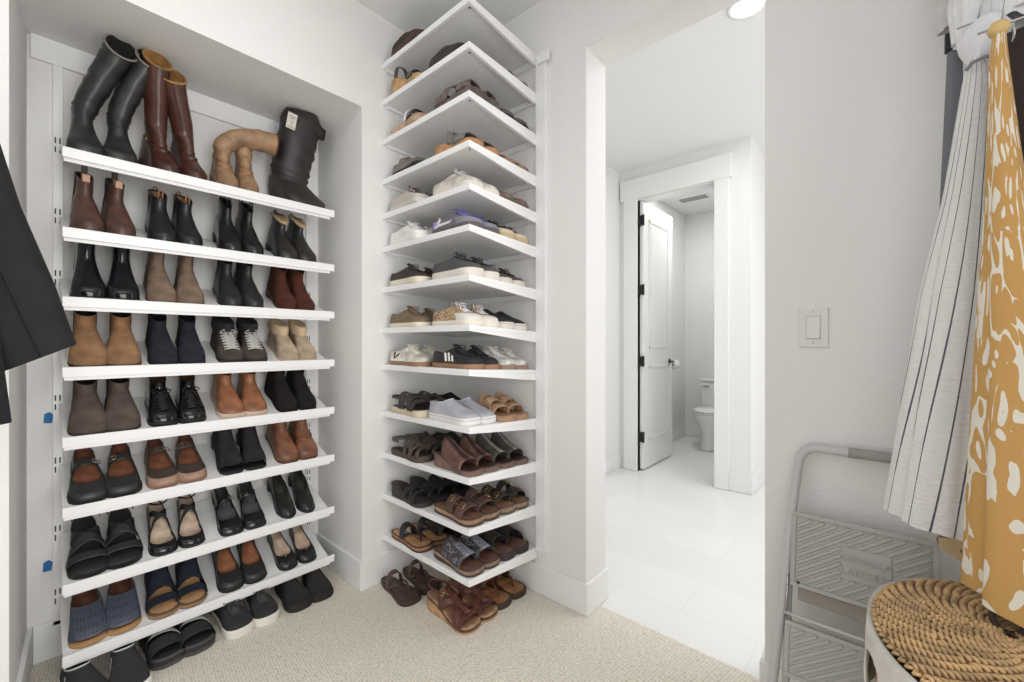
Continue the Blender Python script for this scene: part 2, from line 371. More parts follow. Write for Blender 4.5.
# ================================================================== SHOES
N = 32
SHAPES = {
 'round': [(0,0),(.1,.30),(.2,.50),(.3,.61),(.4,.64),(.5,.70),(.6,.86),(.7,1.0),(.8,.98),(.9,.66),(.95,.38),(1,0)],
 'point': [(0,0),(.1,.30),(.2,.50),(.3,.60),(.4,.62),(.5,.68),(.6,.86),(.7,.98),(.8,.80),(.9,.42),(.95,.23),(1,0)],
 'square':[(0,0),(.1,.32),(.2,.54),(.3,.62),(.4,.64),(.5,.70),(.6,.86),(.7,1.0),(.8,1.0),(.9,.80),(.95,.55),(1,0)]}
class Shoe:
    def __init__(s, L=.27, W=.095, side=1, shape='round', H=0, t=.02, wedge=False):
        s.L, s.W, s.side, s.tab, s.H, s.t, s.wedge = L, W, side, SHAPES[shape], H, t, wedge; s.dip = 0
    def lift(s, u): return s.H*(1-sstep((u-.18)/.52))
    def ring(s, z, xb, xf, wf=1, e=0, dz=0, lifted=True):
        out = []
        for i in range(N):
            ph = 2*pi*i/N; q = ph/pi if ph <= pi else 2-ph/pi
            u = .5-.5*math.cos(ph); x = xb+(xf-xb)*u
            hw = lerp(interp(s.tab, q), .74*abs(math.sin(ph))**.9, e)*s.W/2*wf
            sg = 1 if ph <= pi else -1
            cy = s.side*s.W*.07*(sstep(x)-.55)*(1-e*.5)
            out.append((x*s.L, cy+sg*hw, z+dz*u-s.dip*max(0, e-.05)*math.sin(ph)**2+(s.lift(x) if lifted else 0)))
        return out
    def profile(s, prof, sub=2):
        """catmull-rom through the list of (z,xb,xf,wf,e,dz)"""
        P = [tuple(p)+(0,)*(6-len(p)) for p in prof]; rs = []
        for j in range(len(P)-1):
            p0, p1, p2, p3 = P[max(j-1, 0)], P[j], P[j+1], P[min(j+2, len(P)-1)]
            for k in range(sub):
                t = k/sub
                rs.append(tuple(.5*(2*b+(c-a)*t+(2*a-5*b+4*c-d_)*t*t+(3*b-a-3*c+d_)*t**3) for a, b, c, d_ in zip(p0, p1, p2, p3)))
        rs.append(P[-1]); return rs
    def sole(s, grow=1.04, t=None, z0=0):
        t = t or s.t; mb = MB(); rs = []
        for f, k in ((0, .95), (.12, 1.0), (.5, 1.01), (.88, 1.0), (1, .96)):
            r = []
            for x, y, z in s.ring(0, -.012*grow, 1+.014*grow, grow*k, 0, 0, False):
                L_ = s.lift(x/s.L); zb = z0 if s.wedge else z0+L_; zt = z0+L_+t
                r.append((x, y, lerp(zb, zt, f)))
            rs.append(r)
        mb.rings(rs, True, True)
        return mb
    def heel(s, w0=.9, w1=.8, x1=.24):
        mb = MB(); rs = []
        for k in range(5):
            f = k/4; r = []
            for i in range(N):
                ph = 2*pi*i/N
                wx = lerp(w1, w0, f)
                cx = x1/2+.0
                x = cx-math.copysign(abs(math.cos(ph))**.6, math.cos(ph))*x1/2*wx
                y = math.copysign(abs(math.sin(ph))**.6, math.sin(ph))*s.W*.31*wx
                r.append((x*s.L, y-s.side*s.W*.03, f*(s.H+.003)))
            rs.append(r)
        return mb.rings(rs, True, True)
    def insole(s, z, xb=.03, xf=.97, wf=.88):
        r0 = s.ring(z, xb, xf, wf); r1 = s.ring(z+.001, xb+.005, xf-.005, wf*.96)
        return MB().rings([r0, r1], False, True)
    def vampz(s, prof, x):
        best = None
        tab = sorted([(p[2], p[0]+p[5]) for p in s.profile(prof, 3)])
        return interp(tab, x)+s.lift(x)
    def sidey(s, prof, x, z):
        P = s.profile(prof, 4); zz = z
        for a, b in zip(P, P[1:]):
            if a[0] <= zz <= b[0]:
                t = (zz-a[0])/(b[0]-a[0]) if b[0] > a[0] else 0; p = [lerp(c, d_, t) for c, d_ in zip(a, b)]; break
        else: p = P[-1]
        u = (x-p[1])/(p[2]-p[1]); u = max(0, min(1, u)); q = math.acos(1-2*u)/pi
        return lerp(interp(s.tab, q), .74*abs(math.sin(q*pi))**.9, p[4])*s.W/2*p[3], s.side*s.W*.07*(sstep(x)-.55)*(1-p[4]*.5)
    def band(s, xa, xb, ha, hb, wa=1.0, wb=1.0, dx=0, th=.0025, zs=None, n=18, a0=0, a1=1, squash=.75):
        """strap over the foot: from x=xa to xb (fraction), heights ha,hb above footbed; dx = diagonal shift side to side"""
        zs = s.t if zs is None else zs; m = 6; outer = []; inner = []
        for lay, off in ((outer, th), (inner, 0)):
            for j in range(n+1):
                f = lerp(a0, a1, j/n); th_ = pi*f; row = []
                for k in range(m+1):
                    g = k/m; x = lerp(xa, xb, g)+dx*(f-.5); h = lerp(ha, hb, g); wf = lerp(wa, wb, g)
                    q = math.acos(max(-1, min(1, 1-2*x)))/pi
                    hw = interp(s.tab, q)*s.W/2*wf*1.02+off; cy = s.side*s.W*.07*(sstep(x)-.55)
                    c_ = math.cos(th_); si = math.sin(th_)
                    row.append((x*s.L, cy+hw*math.copysign(abs(c_)**squash, c_), zs+s.lift(x)-.004+(h+off+.004)*abs(si)**.8))
                lay.append(row)
        rs = []
        for o_, i_ in zip(outer, inner): rs.append(o_+i_[::-1])
        return MB().rings(rs, True, True)
    def footbed_strap_ring(s, x, z, rx, ry, h, th=.003, tilt=0, n=24):
        rs = []
        for j in range(n):
            a = 2*pi*j/n; c_, si = math.cos(a), math.sin(a)
            zz = z+tilt*c_
            rs.append([((x*s.L+(rx+o_)*c_), (ry+o_)*si, zz+q) for o_, q in ((0, 0), (th, 0), (th, h), (0, h))])
        rs.append(rs[0]); return MB().rings(rs)
    def laces(s, prof, x0, x1, n=5, w=.017, r=.0016, bow=True):
        mb = MB(); Y = lambda x: s.side*s.W*.07*(sstep(x)-.55)
        for i in range(n):
            xa = lerp(x0, x1, i/n); xc = lerp(x0, x1, (i+1)/n); za = s.vampz(prof, xa); zc = s.vampz(prof, xc)
            for sg in (1, -1):
                mb.tube([(xa*s.L, Y(xa)+sg*w, za-.001), ((xa+xc)/2*s.L, Y(xa), (za+zc)/2+.006), (xc*s.L, Y(xc)-sg*w, zc-.001)], r, 5)
            mb.tube([(xa*s.L, Y(xa)-w, za+.001), (xa*s.L, Y(xa), za+.006), (xa*s.L, Y(xa)+w, za+.001)], r, 5)
        if bow:
            zb = s.vampz(prof, x1)+.008; bx = x1*s.L
            for sg in (1, -1):
                pts = [(bx+.002, 0, zb), (bx+.008, sg*.016, zb+.008), (bx+.018, sg*.030, zb+.003), (bx+.020, sg*.026, zb-.006), (bx+.008, sg*.010, zb-.002), (bx+.002, 0, zb)]
                mb.tube(pts, r, 5)
                mb.tube([(bx+.002, 0, zb), (bx+.022, sg*.010, zb-.004), (bx+.040, sg*.020, s.vampz(prof, min(.95, x1+.16))+.004)], r, 5)
        return mb

P_SNEAK = [(.016,.0,.995,1.0,0,0),(.032,0,.985,.98,0,0),(.042,.0,.95,.93,0,0),(.050,.0,.87,.85,.1,.0),(.057,.005,.74,.75,.3,.004),(.064,.01,.62,.66,.6,.010),(.070,.015,.53,.60,.8,.018)]
P_HIKE = P_SNEAK[:5]+[(.082,.01,.64,.74,.5,.006),(.105,.02,.56,.74,.8,.01),(.130,.02,.52,.78,1,.012),(.142,.015,.53,.82,1,.012)]
P_BOOT = [(.014,0,1,1,0,0),(.034,0,.985,.97,0,0),(.048,0,.92,.92,0,0),(.062,.0,.81,.86,.2,0),(.080,.005,.68,.80,.45,0),(.100,.015,.57,.76,.75,0),(.125,.03,.51,.76,1,0),(.165,.03,.50,.80,1,-.004)]
P_OPEN = [(.010,.01,.995,.97,0,0),(.022,.005,.985,.97,0,0),(.034,.01,.95,.93,0,0),(.044,.015,.88,.88,0,-.006),(.052,.02,.78,.84,.05,-.010),(.056,.025,.745,.80,.1,-.012)]
P_PUMP = [(.006,.01,.99,.95,0,0),(.018,.005,.97,.94,0,0),(.030,.01,.91,.90,0,0),(.040,.015,.82,.86,0,-.010),(.046,.02,.74,.83,0,-.016)]
P_SLIP = [(.016,.0,.995,1.0,0,0),(.030,0,.985,.98,0,0),(.040,.0,.95,.94,0,0),(.050,.005,.86,.88,.1,.0),(.060,.01,.72,.80,.3,.004),(.068,.015,.58,.72,.6,.014),(.072,.02,.50,.68,.8,.022)]

def upper(s, prof, col, root, top_in=None, depth=.03, peep=False, z0=None, lining=True, wrinkle=0, insole_col=None):
    P = s.profile(prof, 2); rs = [s.ring(*p) for p in P]
    if wrinkle:
        for j, r in enumerate(rs):
            for i, p in enumerate(r):
                k = wrinkle*noise.noise(Vector((p[0]*30, p[1]*30, p[2]*45+s.side*3)))
                c = .27*s.L
                r[i] = (c+(p[0]-c)*(1+k) if p[2] > .07 else p[0], p[1]*(1+k), p[2])
    sk = None
    if peep:
        sk = lambda j, i: (abs(i+.5-N/2) < (3.4, 3.0, 2.0)[min(j, 2)] and j < 3)
    mb = MB().rings(rs, skip=sk)
    # rolled top edge
    last = P[-1]
    r1 = s.ring(last[0]+.001, last[1]+.008, last[2]-.010, last[3]*.95, *last[4:]); r2 = s.ring(last[0]-.006, last[1]+.015, last[2]-.016, last[3]*.90, *last[4:])
    if not wrinkle: mb.rings([rs[-1], r1, r2])
    mb.build('upper', col, root, True)
    if lining:
        zf = max(last[0]-depth, .012)
        r3 = s.ring(zf, last[1]+.02, max(last[2]-.02, .1), last[3]*.88, last[4], 0)
        if insole_col is not None:
            low = s.ring(s.t+.0025, .03, .95, .86, 0, 0)
            mb = MB().rings([r2, s.ring(max(lerp(last[0], .015, .6), s.t+.006), .03, .88, .86, .05, 0), low], False, True)
            mb.build('insole', insole_col, root, True)
        else:
            MB().rings([r2, r3], False, True).build('lining', top_in or BLACKR, root, True)
    return P

# --- styles. every one gets (root, side, kw) and adds the parts
def st_sneaker(root, side, up=WHITER, so=WHITER, la=WHITER, inn=CREAM, L=.28, W=.1, stripes=None, vee=None, toe=None, logo=None, prof=None, t=.021, heel=None, low=0):
    s = Shoe(L, W, side, 'round', 0, t); prof = prof or P_SNEAK; s.dip = .018
    s.sole().build('sole', so, root, True)
    upper(s, prof, up, root, inn)
    if toe:  # toe cap shell
        P = [p for p in s.profile(prof, 2) if p[0] <= .052]
        rs = []
        for p in P:
            r = s.ring(p[0]+.001, p[1], p[2]+.004, p[3]*1.02, *p[4:]); rs.append([q for i, q in enumerate(r) if abs(i-N/2) <= 6])
        MB().rings(rs, closed=False).build('toe_cap', toe, root, True)
    # tongue
    z1 = s.vampz(prof, .56); m = MB(); rs = []
    for k in range(6):
        f = k/5; x = lerp(.70, .50, f); z = s.vampz(prof, x)+.002+f*.012
        rs.append([(x*s.L, -.019, z-.004), (x*s.L+.002, -.010, z+.002), (x*s.L+.003, .010, z+.002), (x*s.L, .019, z-.004), (x*s.L-.004, .010, z-.003), (x*s.L-.004, -.010, z-.003)])
    m.rings(rs, True, True).build('tongue', up, root, True)
    s.laces(prof, .80, .56, 6, .019, .0021).build('laces', la, root, True)
    def sidepatch(pts, name, c):
        for sg in (1, -1):
            m = MB(); R0 = []; R1 = []
            for x, z in pts:
                hw, cy = s.sidey(prof, x, z); R0.append((x*s.L, cy+sg*(hw+.0018), z)); R1.append((x*s.L, cy+sg*(hw-.003), z))
            m.rings([R0, R1], True, True); m.build(name, c, root)
    if stripes:
        for k in range(3):
            x = .40+k*.085
            sidepatch([(x+.00, .030), (x+.045, .030), (x+.025, .050), (x-.015, .066), (x-.055, .066), (x-.02, .050)], 'side_stripe', stripes)
    if vee:
        sidepatch([(.19, .062), (.225, .062), (.25, .044), (.24, .032), (.215, .032)], 'side_letter', vee)
        sidepatch([(.27, .034), (.24, .032), (.30, .052), (.36, .058), (.35, .048)], 'side_letter', vee)
    if logo:
        sidepatch([(.12, .030), (.22, .030), (.26, .060), (.22, .074), (.18, .060)], 'side_panel', logo)
        sidepatch([(.22, .032), (.50, .036), (.58, .046), (.50, .046), (.24, .044)], 'side_panel', logo)
    if heel:
        m = MB(); rs = []
        for z in (.028, .05, .072, .088):
            p = [q for q in s.profile(prof, 6)]; p = min(p, key=lambda q: abs(q[0]-z)); r = s.ring(p[0], p[1]-.008, p[2], p[3]*1.03, *p[4:])
            rs.append([r[(i) % N] for i in range(-5, 6)])
        m.rings(rs, closed=False).build('heel_patch', heel, root, True)
def st_boot(root, side, up=None, so=BLACKR, inn=BLACKR, L=.265, W=.094, H=0, t=.014, shape='round', hgt=1.0, elastic=None, tab=None, stick=False, fur=None, laces=None, peep=False, wrinkle=0, buckles=0, wedge=False, zipper=False, band=None, cuff=None, shaftw=1.0, lw=.021):
    s = Shoe(L, W, side, shape, H, t, wedge)
    prof = [tuple([p[0] if p[0] < .08 else .08+(p[0]-.08)*hgt, p[1], p[2], p[3]*(shaftw if p[0] > .09 else 1), p[4], p[5]]) for p in P_BOOT]
    s.sole(1.02).build('sole', so, root, True)
    if H > .008 and not wedge: s.heel().build('heel', so, root, True)
    elif not wedge:
        MB().rings([[(x, y, z) for x, y, z in s.ring(zz, -.01, .26, 1.0, .5, 0, False)] for zz in (0, .003)], True, True)
    P = upper(s, prof, up, root, inn, peep=peep, wrinkle=wrinkle)
    top = prof[-1][0]+s.H
    if elastic:
        for sg in (1, -1):
            m = MB(); R0 = []; R1 = []
            zt = prof[-1][0]-.004
            for x, z in ((.17, zt), (.36, zt), (.33, zt*.72), (.27, .062), (.21, zt*.72)):
                hw, cy = s.sidey(prof, x, z); R0.append((x*L, cy+sg*(hw+.0014), z+s.lift(x))); R1.append((x*L, cy+sg*(hw-.003), z+s.lift(x)))
            m.rings([R0, R1], True, True).build('elastic_gore', elastic, root)
    if tab:
        x0 = .045*L
        for xx in ([x0] if tab != 'both' else [x0, .48*L]):
            MB().tube([(xx-.002, -.006, top-.02), (xx-.003, -.006, top+.008), (xx-.003, 0, top+.014), (xx-.003, .006, top+.008), (xx-.002, .006, top-.02)], .0028, 6).build('pull_tab', inn, root, True)
    if stick:
        MB().box(.22*L, .27*L, -.008, .008, .05, top+.05).build('boot_tree', mat((70, 62, 45), .5), root, bevel=.002)
        MB().box(.36*L, .5*L, -.010, .010, top-.022, top+.004).build('label_patch', mat((205, 165, 140), .7), root, bevel=.002)
    if fur or cuff:
        rows = []; col = fur or cuff; h0 = .016 if fur else .055
        m = MB(); rs = []
        for j in range(9):
            f = j/8; z = prof[-1][0]-h0+.004+f*h0; bul = math.sin(f*pi)**.5*(.05 if fur else .075)
            r = s.ring(z, .01-bul*.5, .54+bul*.6, .86*shaftw+bul*2.4, 1)
            r = [(x+.002*noise.noise(Vector((x*300, y*300, z*300))), y+.003*noise.noise(Vector((y*300, x*260, z*280+9))), zz+.004*noise.noise(Vector((x*200, y*200, 5)))) for x, y, zz in r]
            rs.append(r)
        last = s.ring(prof[-1][0]-.01, .06, .46, .64*shaftw, 1); rs.append(last)
        m.rings(rs, False, True).build('fur_cuff' if fur else 'fleece_cuff', col, root, True)
    if laces:
        s.laces(prof, .86, .54, 6, lw, .0026, True).build('laces', laces, root, True)
    if zipper:
        sg = -side
        pts = []
        for z in [.045+i*.012 for i in range(11)]:
            if z > prof[-1][0]: break
            hw, cy = s.sidey(prof, .25, z); pts.append((.25*L, cy+sg*(hw+.001), z+s.H))
        MB().tube(pts, .0016, 5).build('zipper', CHROME, root, True)
    for k in range(buckles):
        z = .075+k*.035
        p = min(s.profile(prof, 6), key=lambda q: abs(q[0]-z))
        rs = [s.ring(p[0]+a, p[1]-.01, p[2]+.012, p[3]*b, *p[4:]) for a, b in ((-.006, 1.02), (-.005, 1.07), (.005, 1.07), (.006, 1.02))]
        MB().rings(rs).build('ankle_strap', up if not band else band, root, True)
        hw, cy = s.sidey(prof, .30, p[0])
        frame_buckle(root, (.30*L, cy+side*(hw+.006), p[0]+s.H), (1, 0, 0), (0, 0, 1), .010)
def frame_buckle(root, c, ax, ay, r, m_=None, ):
    c = Vector(c); ax = Vector(ax).normalized(); ay = Vector(ay).normalized()
    pts = [c+ax*r*a+ay*r*b for a, b in ((-1, -1), (-1, 1), (1, 1), (1, -1))]
    mb = MB(); mb.tube(pts, .0017, 5, True); mb.tube([c-ax*r, c+ax*r], .0012, 5)
    mb.build('buckle', m_ or BRASS, root, True)
def st_open(root, side, up=None, so=BLACKR, ins=BRN_IN, L=.265, W=.096, H=.0, t=.022, shape='round', prof=None, straps=((.42, .052),), strap_m=None, buckle=True, wedge=False, peep=False, bow=False, toe=None, holes=False, ankle=False, tband=False):
    s = Shoe(L, W, side, shape, H, t, wedge); prof = prof or P_OPEN
    s.sole(1.0 if t < .015 else 1.03).build('sole', so, root, True)
    if H > .02 and not wedge: s.heel(.85, .62, .2).build('heel', so, root, True)
    upper(s, prof, up, root, None, insole_col=ins, peep=peep)
    for x, h in straps:
        s.band(x-.046, x+.046, h+.003, h-.002, .86, .86, .02*side, zs=.022).build('strap', strap_m or up, root, True)
        if buckle: frame_buckle(root, (x*L, side*s.W*.24, .022+s.lift(x)+h*.93), (1, 0, 0), (0, side*.75, -.5), .012, mat((190, 180, 165), .3, metal=1))
    if tband:
        for dx in (.30, -.30):
            s.band(.46, .52, .055, .050, .84, .84, dx, zs=.020).build('strap', strap_m or up, root, True)
    if ankle:
        s.footbed_strap_ring(.22, s.H+.060, .042, .030, .007, tilt=.004).build('ankle_strap', up, root, True)
        frame_buckle(root, (.24*L, side*.034, s.H+.064), (1, 0, 0), (0, 0, 1), .006)
    if bow:
        x = .76; z = s.vampz(prof, x)+.003
        for sg in (1, -1): MB().tube([(x*L, 0, z), (x*L+.004, sg*.010, z+.005), (x*L, sg*.017, z+.001), (x*L-.004, sg*.010, z+.001), (x*L, 0, z)], .0028, 6).build('bow', up, root, True)
        MB().tube([(x*L, 0, z-.002), (x*L, 0, z+.005)], .006, 8).build('toe_ornament', BRASS, root, True)
    if toe:
        rs = []
        for p in [p for p in s.profile(prof, 2) if p[0] <= .040]:
            r = s.ring(p[0]+.001, p[1], p[2]+.006, p[3]*1.03, *p[4:]); rs.append([q for i, q in enumerate(r) if abs(i-N/2) <= 7])
        MB().rings(rs, closed=False).build('toe_cap', toe, root, True)
    if holes:
        m = MB()
        for j, x in enumerate([.66+.035*k for k in range(7)]):
            for y in [(-.034+.0095*k+(.0045 if j % 2 else 0)) for k in range(8)]:
                if abs(y) > .034*(1-(max(0, x-.78))*1.6): continue
                z = s.vampz(prof, min(.97, x+abs(y)*2.2))+.0006
                m.tube([(x*L, y, z-.004), (x*L, y, z+.0012)], .0021, 6)
        m.build('perforations', mat((120, 95, 80), .8), root)
def st_slip(root, side, up=BLACKR, so=WHITER, L=.275, W=.102, t=.028, piping=None, inn=BLACKR, gore=True, line=None):
    s = Shoe(L, W, side, 'round', 0, t); s.dip = .014
    s.sole().build('sole', so, root, True); upper(s, P_SLIP, up, root, inn)
    if line:
        MB().tube([p for p in s.ring(t*.72, -.013, 1.017, 1.06, 0, 0, False)], .0011, 5, True).build('foxing_stripe', line, root, True)
    if piping:
        p = P_SLIP[-1]; MB().tube(s.ring(p[0]+.001, *p[1:]), .003, 6, True).build('piping', piping, root, True)
        for sg in (1, -1):
            pts = []
            for x, z in ((.40, .066), (.44, .050), (.50, .042), (.56, .050), (.60, .062)):
                hw, cy = s.sidey(P_SLIP, x, z); pts.append((x*L, cy+sg*(hw+.001), z))
            MB().tube(pts, .002, 5).build('gore_piping', piping, root, True)
def st_sandal(root, side, bed=BRN_IN, so=BLACKR, st=None, bands=(), L=.265, W=.1, H=0, t=.022, wedge=False, buckles=(), ankle=False, back=False, thong=False, two=None, shape='round', beads=None):
    s = Shoe(L, W, side, shape, H, t, wedge)
    s.sole(1.02).build('sole', so, root, True)
    if H > .02 and not wedge: s.heel(.9, .8, .26).build('heel', so, root, True)
    if two:
        k = MB(); rs = [[(x, y, z) for x, y, z in s.ring(t*.45, -.016, 1.018, 1.045)], [(x, y, z) for x, y, z in s.ring(t*.98, -.016, 1.018, 1.045)]]
        k.rings(rs).build('midsole', two, root, True)
    s.insole(t+.0012).build('footbed', bed, root, True)
    for b in bands:
        b = dict(b); mm = b.pop('m', st); s.band(**b).build('strap', mm, root, True)
    for x, h, sg in buckles:
        frame_buckle(root, (x*L, sg*side*s.W*.26, s.t+s.lift(x)+h+.013), (1, 0, 0), (0, sg*side*.8, -.55), .013, mat((205, 175, 120), .3, metal=1))
    if thong:
        x0, z0 = .80, t+s.lift(.8); xe, w_ = (.42, s.W*.36)
        for sg in (1, -1):
            rs = []
            for k in range(9):
                f = k/8; x = lerp(x0, xe, f)*L; y = side*.004*(1-f)+sg*w_*f**.8; z = z0+s.lift(lerp(x0, xe, f))-s.lift(x0)+.030*math.sin(pi*min(1, f*1.0)*.86+.25)-.002
                hw = lerp(.006, .016, f); rs.append([(x-hw, y, z), (x+hw, y, z), (x+hw, y+sg*.001, z+.003), (x-hw, y+sg*.001, z+.003)])
            MB().rings(rs, True, True).build('thong_strap', st, root, True)
        MB().tube([(x0*L, side*.004, z0-.002), (x0*L, side*.004, z0+.014)], .003, 6).build('toe_post', st, root, True)
    if back:
        pts = []
        for k in range(13):
            a = -pi/2-.2+k*(pi+.4)/12; pts.append((.30*L-.29*L*math.cos(a)*1.0 if False else (.28-.29*math.sin(a+pi/2))*L, s.W*.33*math.cos(a+pi/2), t+s.H+.045))
        rs = [[(x, y, z-.006), (x, y*1.06, z-.006), (x, y*1.06, z+.006), (x, y, z+.006)] for x, y, z in pts]
        MB().rings(rs, True, True).build('heel_strap', st, root, True)
    if ankle:
        s.footbed_strap_ring(.24, t+s.H+.050, .045, .032, .012, tilt=.006).build('ankle_strap', st, root, True)
        frame_buckle(root, (.26*L, side*.036, t+s.H+.056), (1, 0, 0), (0, 0, 1), .008)
    if beads:
        m = MB()
        for k in range(14):
            a = k*2*pi/14; x = .62+.07*math.cos(a)
            lathe(m, [(.001, 0), (.004, .001), (.004, .003), (.001, .005)], (x*L, .020*math.sin(a), t+s.lift(x)+.042-abs(.020*math.sin(a))*.35), 8)
        m.build('beadwork', beads, root, True)
def st_tall(root, side, up=None, so=BLACKR, inn=BLACKR, path=(), L=.28, W=.098, H=.02, t=.014, strap=None, shape='round', folds=.03, cuffm=None, slant=0, capit=False, laces=None, base=None):
    s = Shoe(L, W, side, shape, H, t)
    s.sole(1.02).build('sole', so, root, True)
    if H > .01: s.heel().build('heel', so, root, True)
    P = s.profile(P_BOOT[:6], 2); rs = [s.ring(*p) for p in P]
    if base:
        g_ = base[1]/(W*.74*.76/2); rs = [[(x, y*lerp(1, g_, min(1, z/.095)), z) for x, y, z in r] for r in rs]
    c = Vector((.29*L, 0, P_BOOT[5][0]+H)); rx0, ry0 = base or (.28*L, W*.74*.76/2)
    seq = [(0, 0, 0, rx0, ry0)]+list(path); step = 5; k_ = 0
    for a, b in zip(seq, seq[1:]):
        for k in range(1, step+1):
            f = k/step; p = R(lerp(a[1], b[1], sstep(f))); r_ = R(lerp(a[2], b[2], sstep(f)))
            M = Matrix.Rotation(-r_, 3, 'X') @ Matrix.Rotation(p, 3, 'Y')
            c = c+M @ Vector((0, 0, b[0]/step)); k_ += 1
            rx = lerp(a[3], b[3], f)*(1+folds*math.sin(k_*2.6+side)*(1 if k_ < 12 else .2)); ry = lerp(a[4], b[4], f)*(1+folds*math.sin(k_*2.6+1))
            ring = []
            for i in range(N):
                ph = 2*pi*i/N; q = 1+.035*noise.noise(Vector((math.cos(ph)*2, math.sin(ph)*2, k_*.35+side)))*(folds/.03)
                ring.append(c+M @ Vector((-rx*math.cos(ph)*q, ry*math.sin(ph)*q, .012*math.sin(ph*1+k_)*folds*10)))
            rs.append(ring)
    ax = (sum((Vector(p) for p in rs[-1]), Vector())-sum((Vector(p) for p in rs[-3]), Vector())).normalized()
    for j in range(1, 8):
        g = (1-(j-1)/7)**1.5; rs[-j] = [Vector(p)+ax*(slant*g*math.cos(2*pi*i/N)) for i, p in enumerate(rs[-j])]
    MB().rings(rs, cap1=capit).build('upper', up, root, True)
    cc = sum((Vector(p) for p in rs[-1]), Vector())/N
    if not capit:
        last = [Vector(p) for p in rs[-1]]; prev = [Vector(p) for p in rs[-4]]; c2 = sum(prev, Vector())/N
        MB().rings([[cc+(p-cc)*.97 for p in last], [cc+(p-cc)*.93+(cc-c2).normalized()*.001 for p in last], [c2+(p-c2)*.90 for p in prev]], False, True).build('lining', inn, root, True)
    if cuffm:
        MB().tube([Vector(p) for p in rs[-1]], .0035, 6, True).build('top_piping', cuffm, root, True)
    if strap:
        for zz, g in ((.082, 1.05), (.10, 1.06)):
            p = min(s.profile(P_BOOT, 6), key=lambda q: abs(q[0]-zz))
            r4 = [s.ring(p[0]+a, p[1]-.01, p[2]+.015, p[3]*b, *p[4:]) for a, b in ((-.006, 1.0), (-.005, g), (.005, g), (.006, 1.0))]
            MB().rings(r4).build('ankle_strap', strap, root, True)
        frame_buckle(root, (.30*L, -side*(W*.36), .091+H), (1, 0, 0), (0, 0, 1), .009)
    return rs

NP = [0]
def pair(kind, name, cat, desc, where, places, fn, kw, pl='', single=None):
    """places: list of (toe_x, y, z, tilt, yaw, L) for the left then the right shoe as seen by the camera"""
    NP[0] += 1
    for k, pcs in enumerate(places):
        if pcs is None: continue
        x, y, z, tilt, yaw = pcs
        L = kw.get('L', {'st_sneaker': .28, 'st_slip': .275, 'st_tall': .28}.get(fn.__name__, .265))
        side = 1 if k == 0 else -1
        o = thing(name, '', cat, (0, 0, 0), (0, tilt, yaw), '%s, %s' % (desc, where))
        dirv = Vector((math.cos(tilt)*math.cos(yaw), math.cos(tilt)*math.sin(yaw), -math.sin(tilt)))
        o.location = Vector((x, y, z))-dirv*L*1.015
        o['label'] = ('left' if k == 0 else 'right')+' '+desc+', '+where
        k2 = {a: (b[k] if isinstance(b, tuple) and b and b[0] == 'LR' else b) for a, b in kw.items()}
        k2 = {a: ((b[1+k]) if isinstance(kw[a], tuple) and kw[a] and kw[a][0] == 'LR' else b) for a, b in kw.items()}
        fn(o, side, **k2)

# ------------------------------------------------------------------ niche rows
YC = [-1.418, -1.212, -.985, -.757]
def niche(row, col, name, cat, desc, fn, yaw=0, dy=0, gap=.047, **kw):
    y = YC[col]+dy
    pos = ['leftmost', 'second from left', 'third from left', 'rightmost'][col]
    if row < 9:
        z = NZ[row-1]-.0205+.0075; x = -.186; t = TILT
        where = '%s on %s niche shelf' % (pos, ORD[row-1] if row < 8 else 'lowest')
    else:
        z = .0; x = (.005, -.075, -.055, -.050)[col]; t = 0
        where = '%s on carpet under niche' % pos
    off = .022 if t else 0
    # in the photograph 'left' is the smaller y
    pl = []
    for k, yy in enumerate((y-gap, y+gap)):
        ya = yaw[k] if isinstance(yaw, tuple) else yaw
        pl.append((x+(-.003 if t else 0), yy, z, t, R(ya)))
    pair('n', name, cat, desc, where, pl, fn, kw)

BK = leather((38, 37, 38), .38); BKM = leather((50, 49, 49), .55); BRN = leather((92, 56, 40), .4); BPAT = patent((22, 22, 24))
TAN = leather((168, 112, 66), .5); NAVY = suede((38, 42, 58)); BSU = suede((40, 37, 36))
niche(1, 0, 'tall_boot', 'boot', 'tall slouchy charcoal leather boot', st_tall, up=leather((46, 46, 46), .38), yaw=0, dy=-.008, inn=mat((20, 20, 20), .8),
      path=('LR', ((.04, 0, 14, .048, .035), (.09, 0, 21, .051, .038), (.12, 4, 22, .054, .043), (.055, 12, 20, .056, .048)), ((.04, 0, 8, .048, .035), (.09, -2, 19, .050, .037), (.12, 0, 22, .052, .040), (.05, 8, 20, .054, .044))), folds=.045, slant=.022, cuffm=mat((140, 135, 125), .7))
niche(1, 1, 'riding_boot', 'boot', 'tall brown leather riding boot with ankle strap', st_tall, up=leather((80, 44, 32), .28), so=leather((50, 32, 24), .4), inn=leather((160, 112, 50), .5), strap=leather((78, 42, 30), .35), shape='point', L=.27, W=.09,
      yaw=(12, 14), dy=.022, slant=.020, path=('LR', ((.05, 0, -6, .044, .034), (.10, 2, -8, .047, .037), (.12, 4, -6, .050, .040), (.02, 8, -6, .052, .042)), ((.05, 0, -14, .044, .034), (.09, 0, -22, .048, .038), (.10, 2, -20, .052, .042), (.02, 4, -20, .054, .044))), folds=.02, cuffm=leather((160, 118, 60), .5))
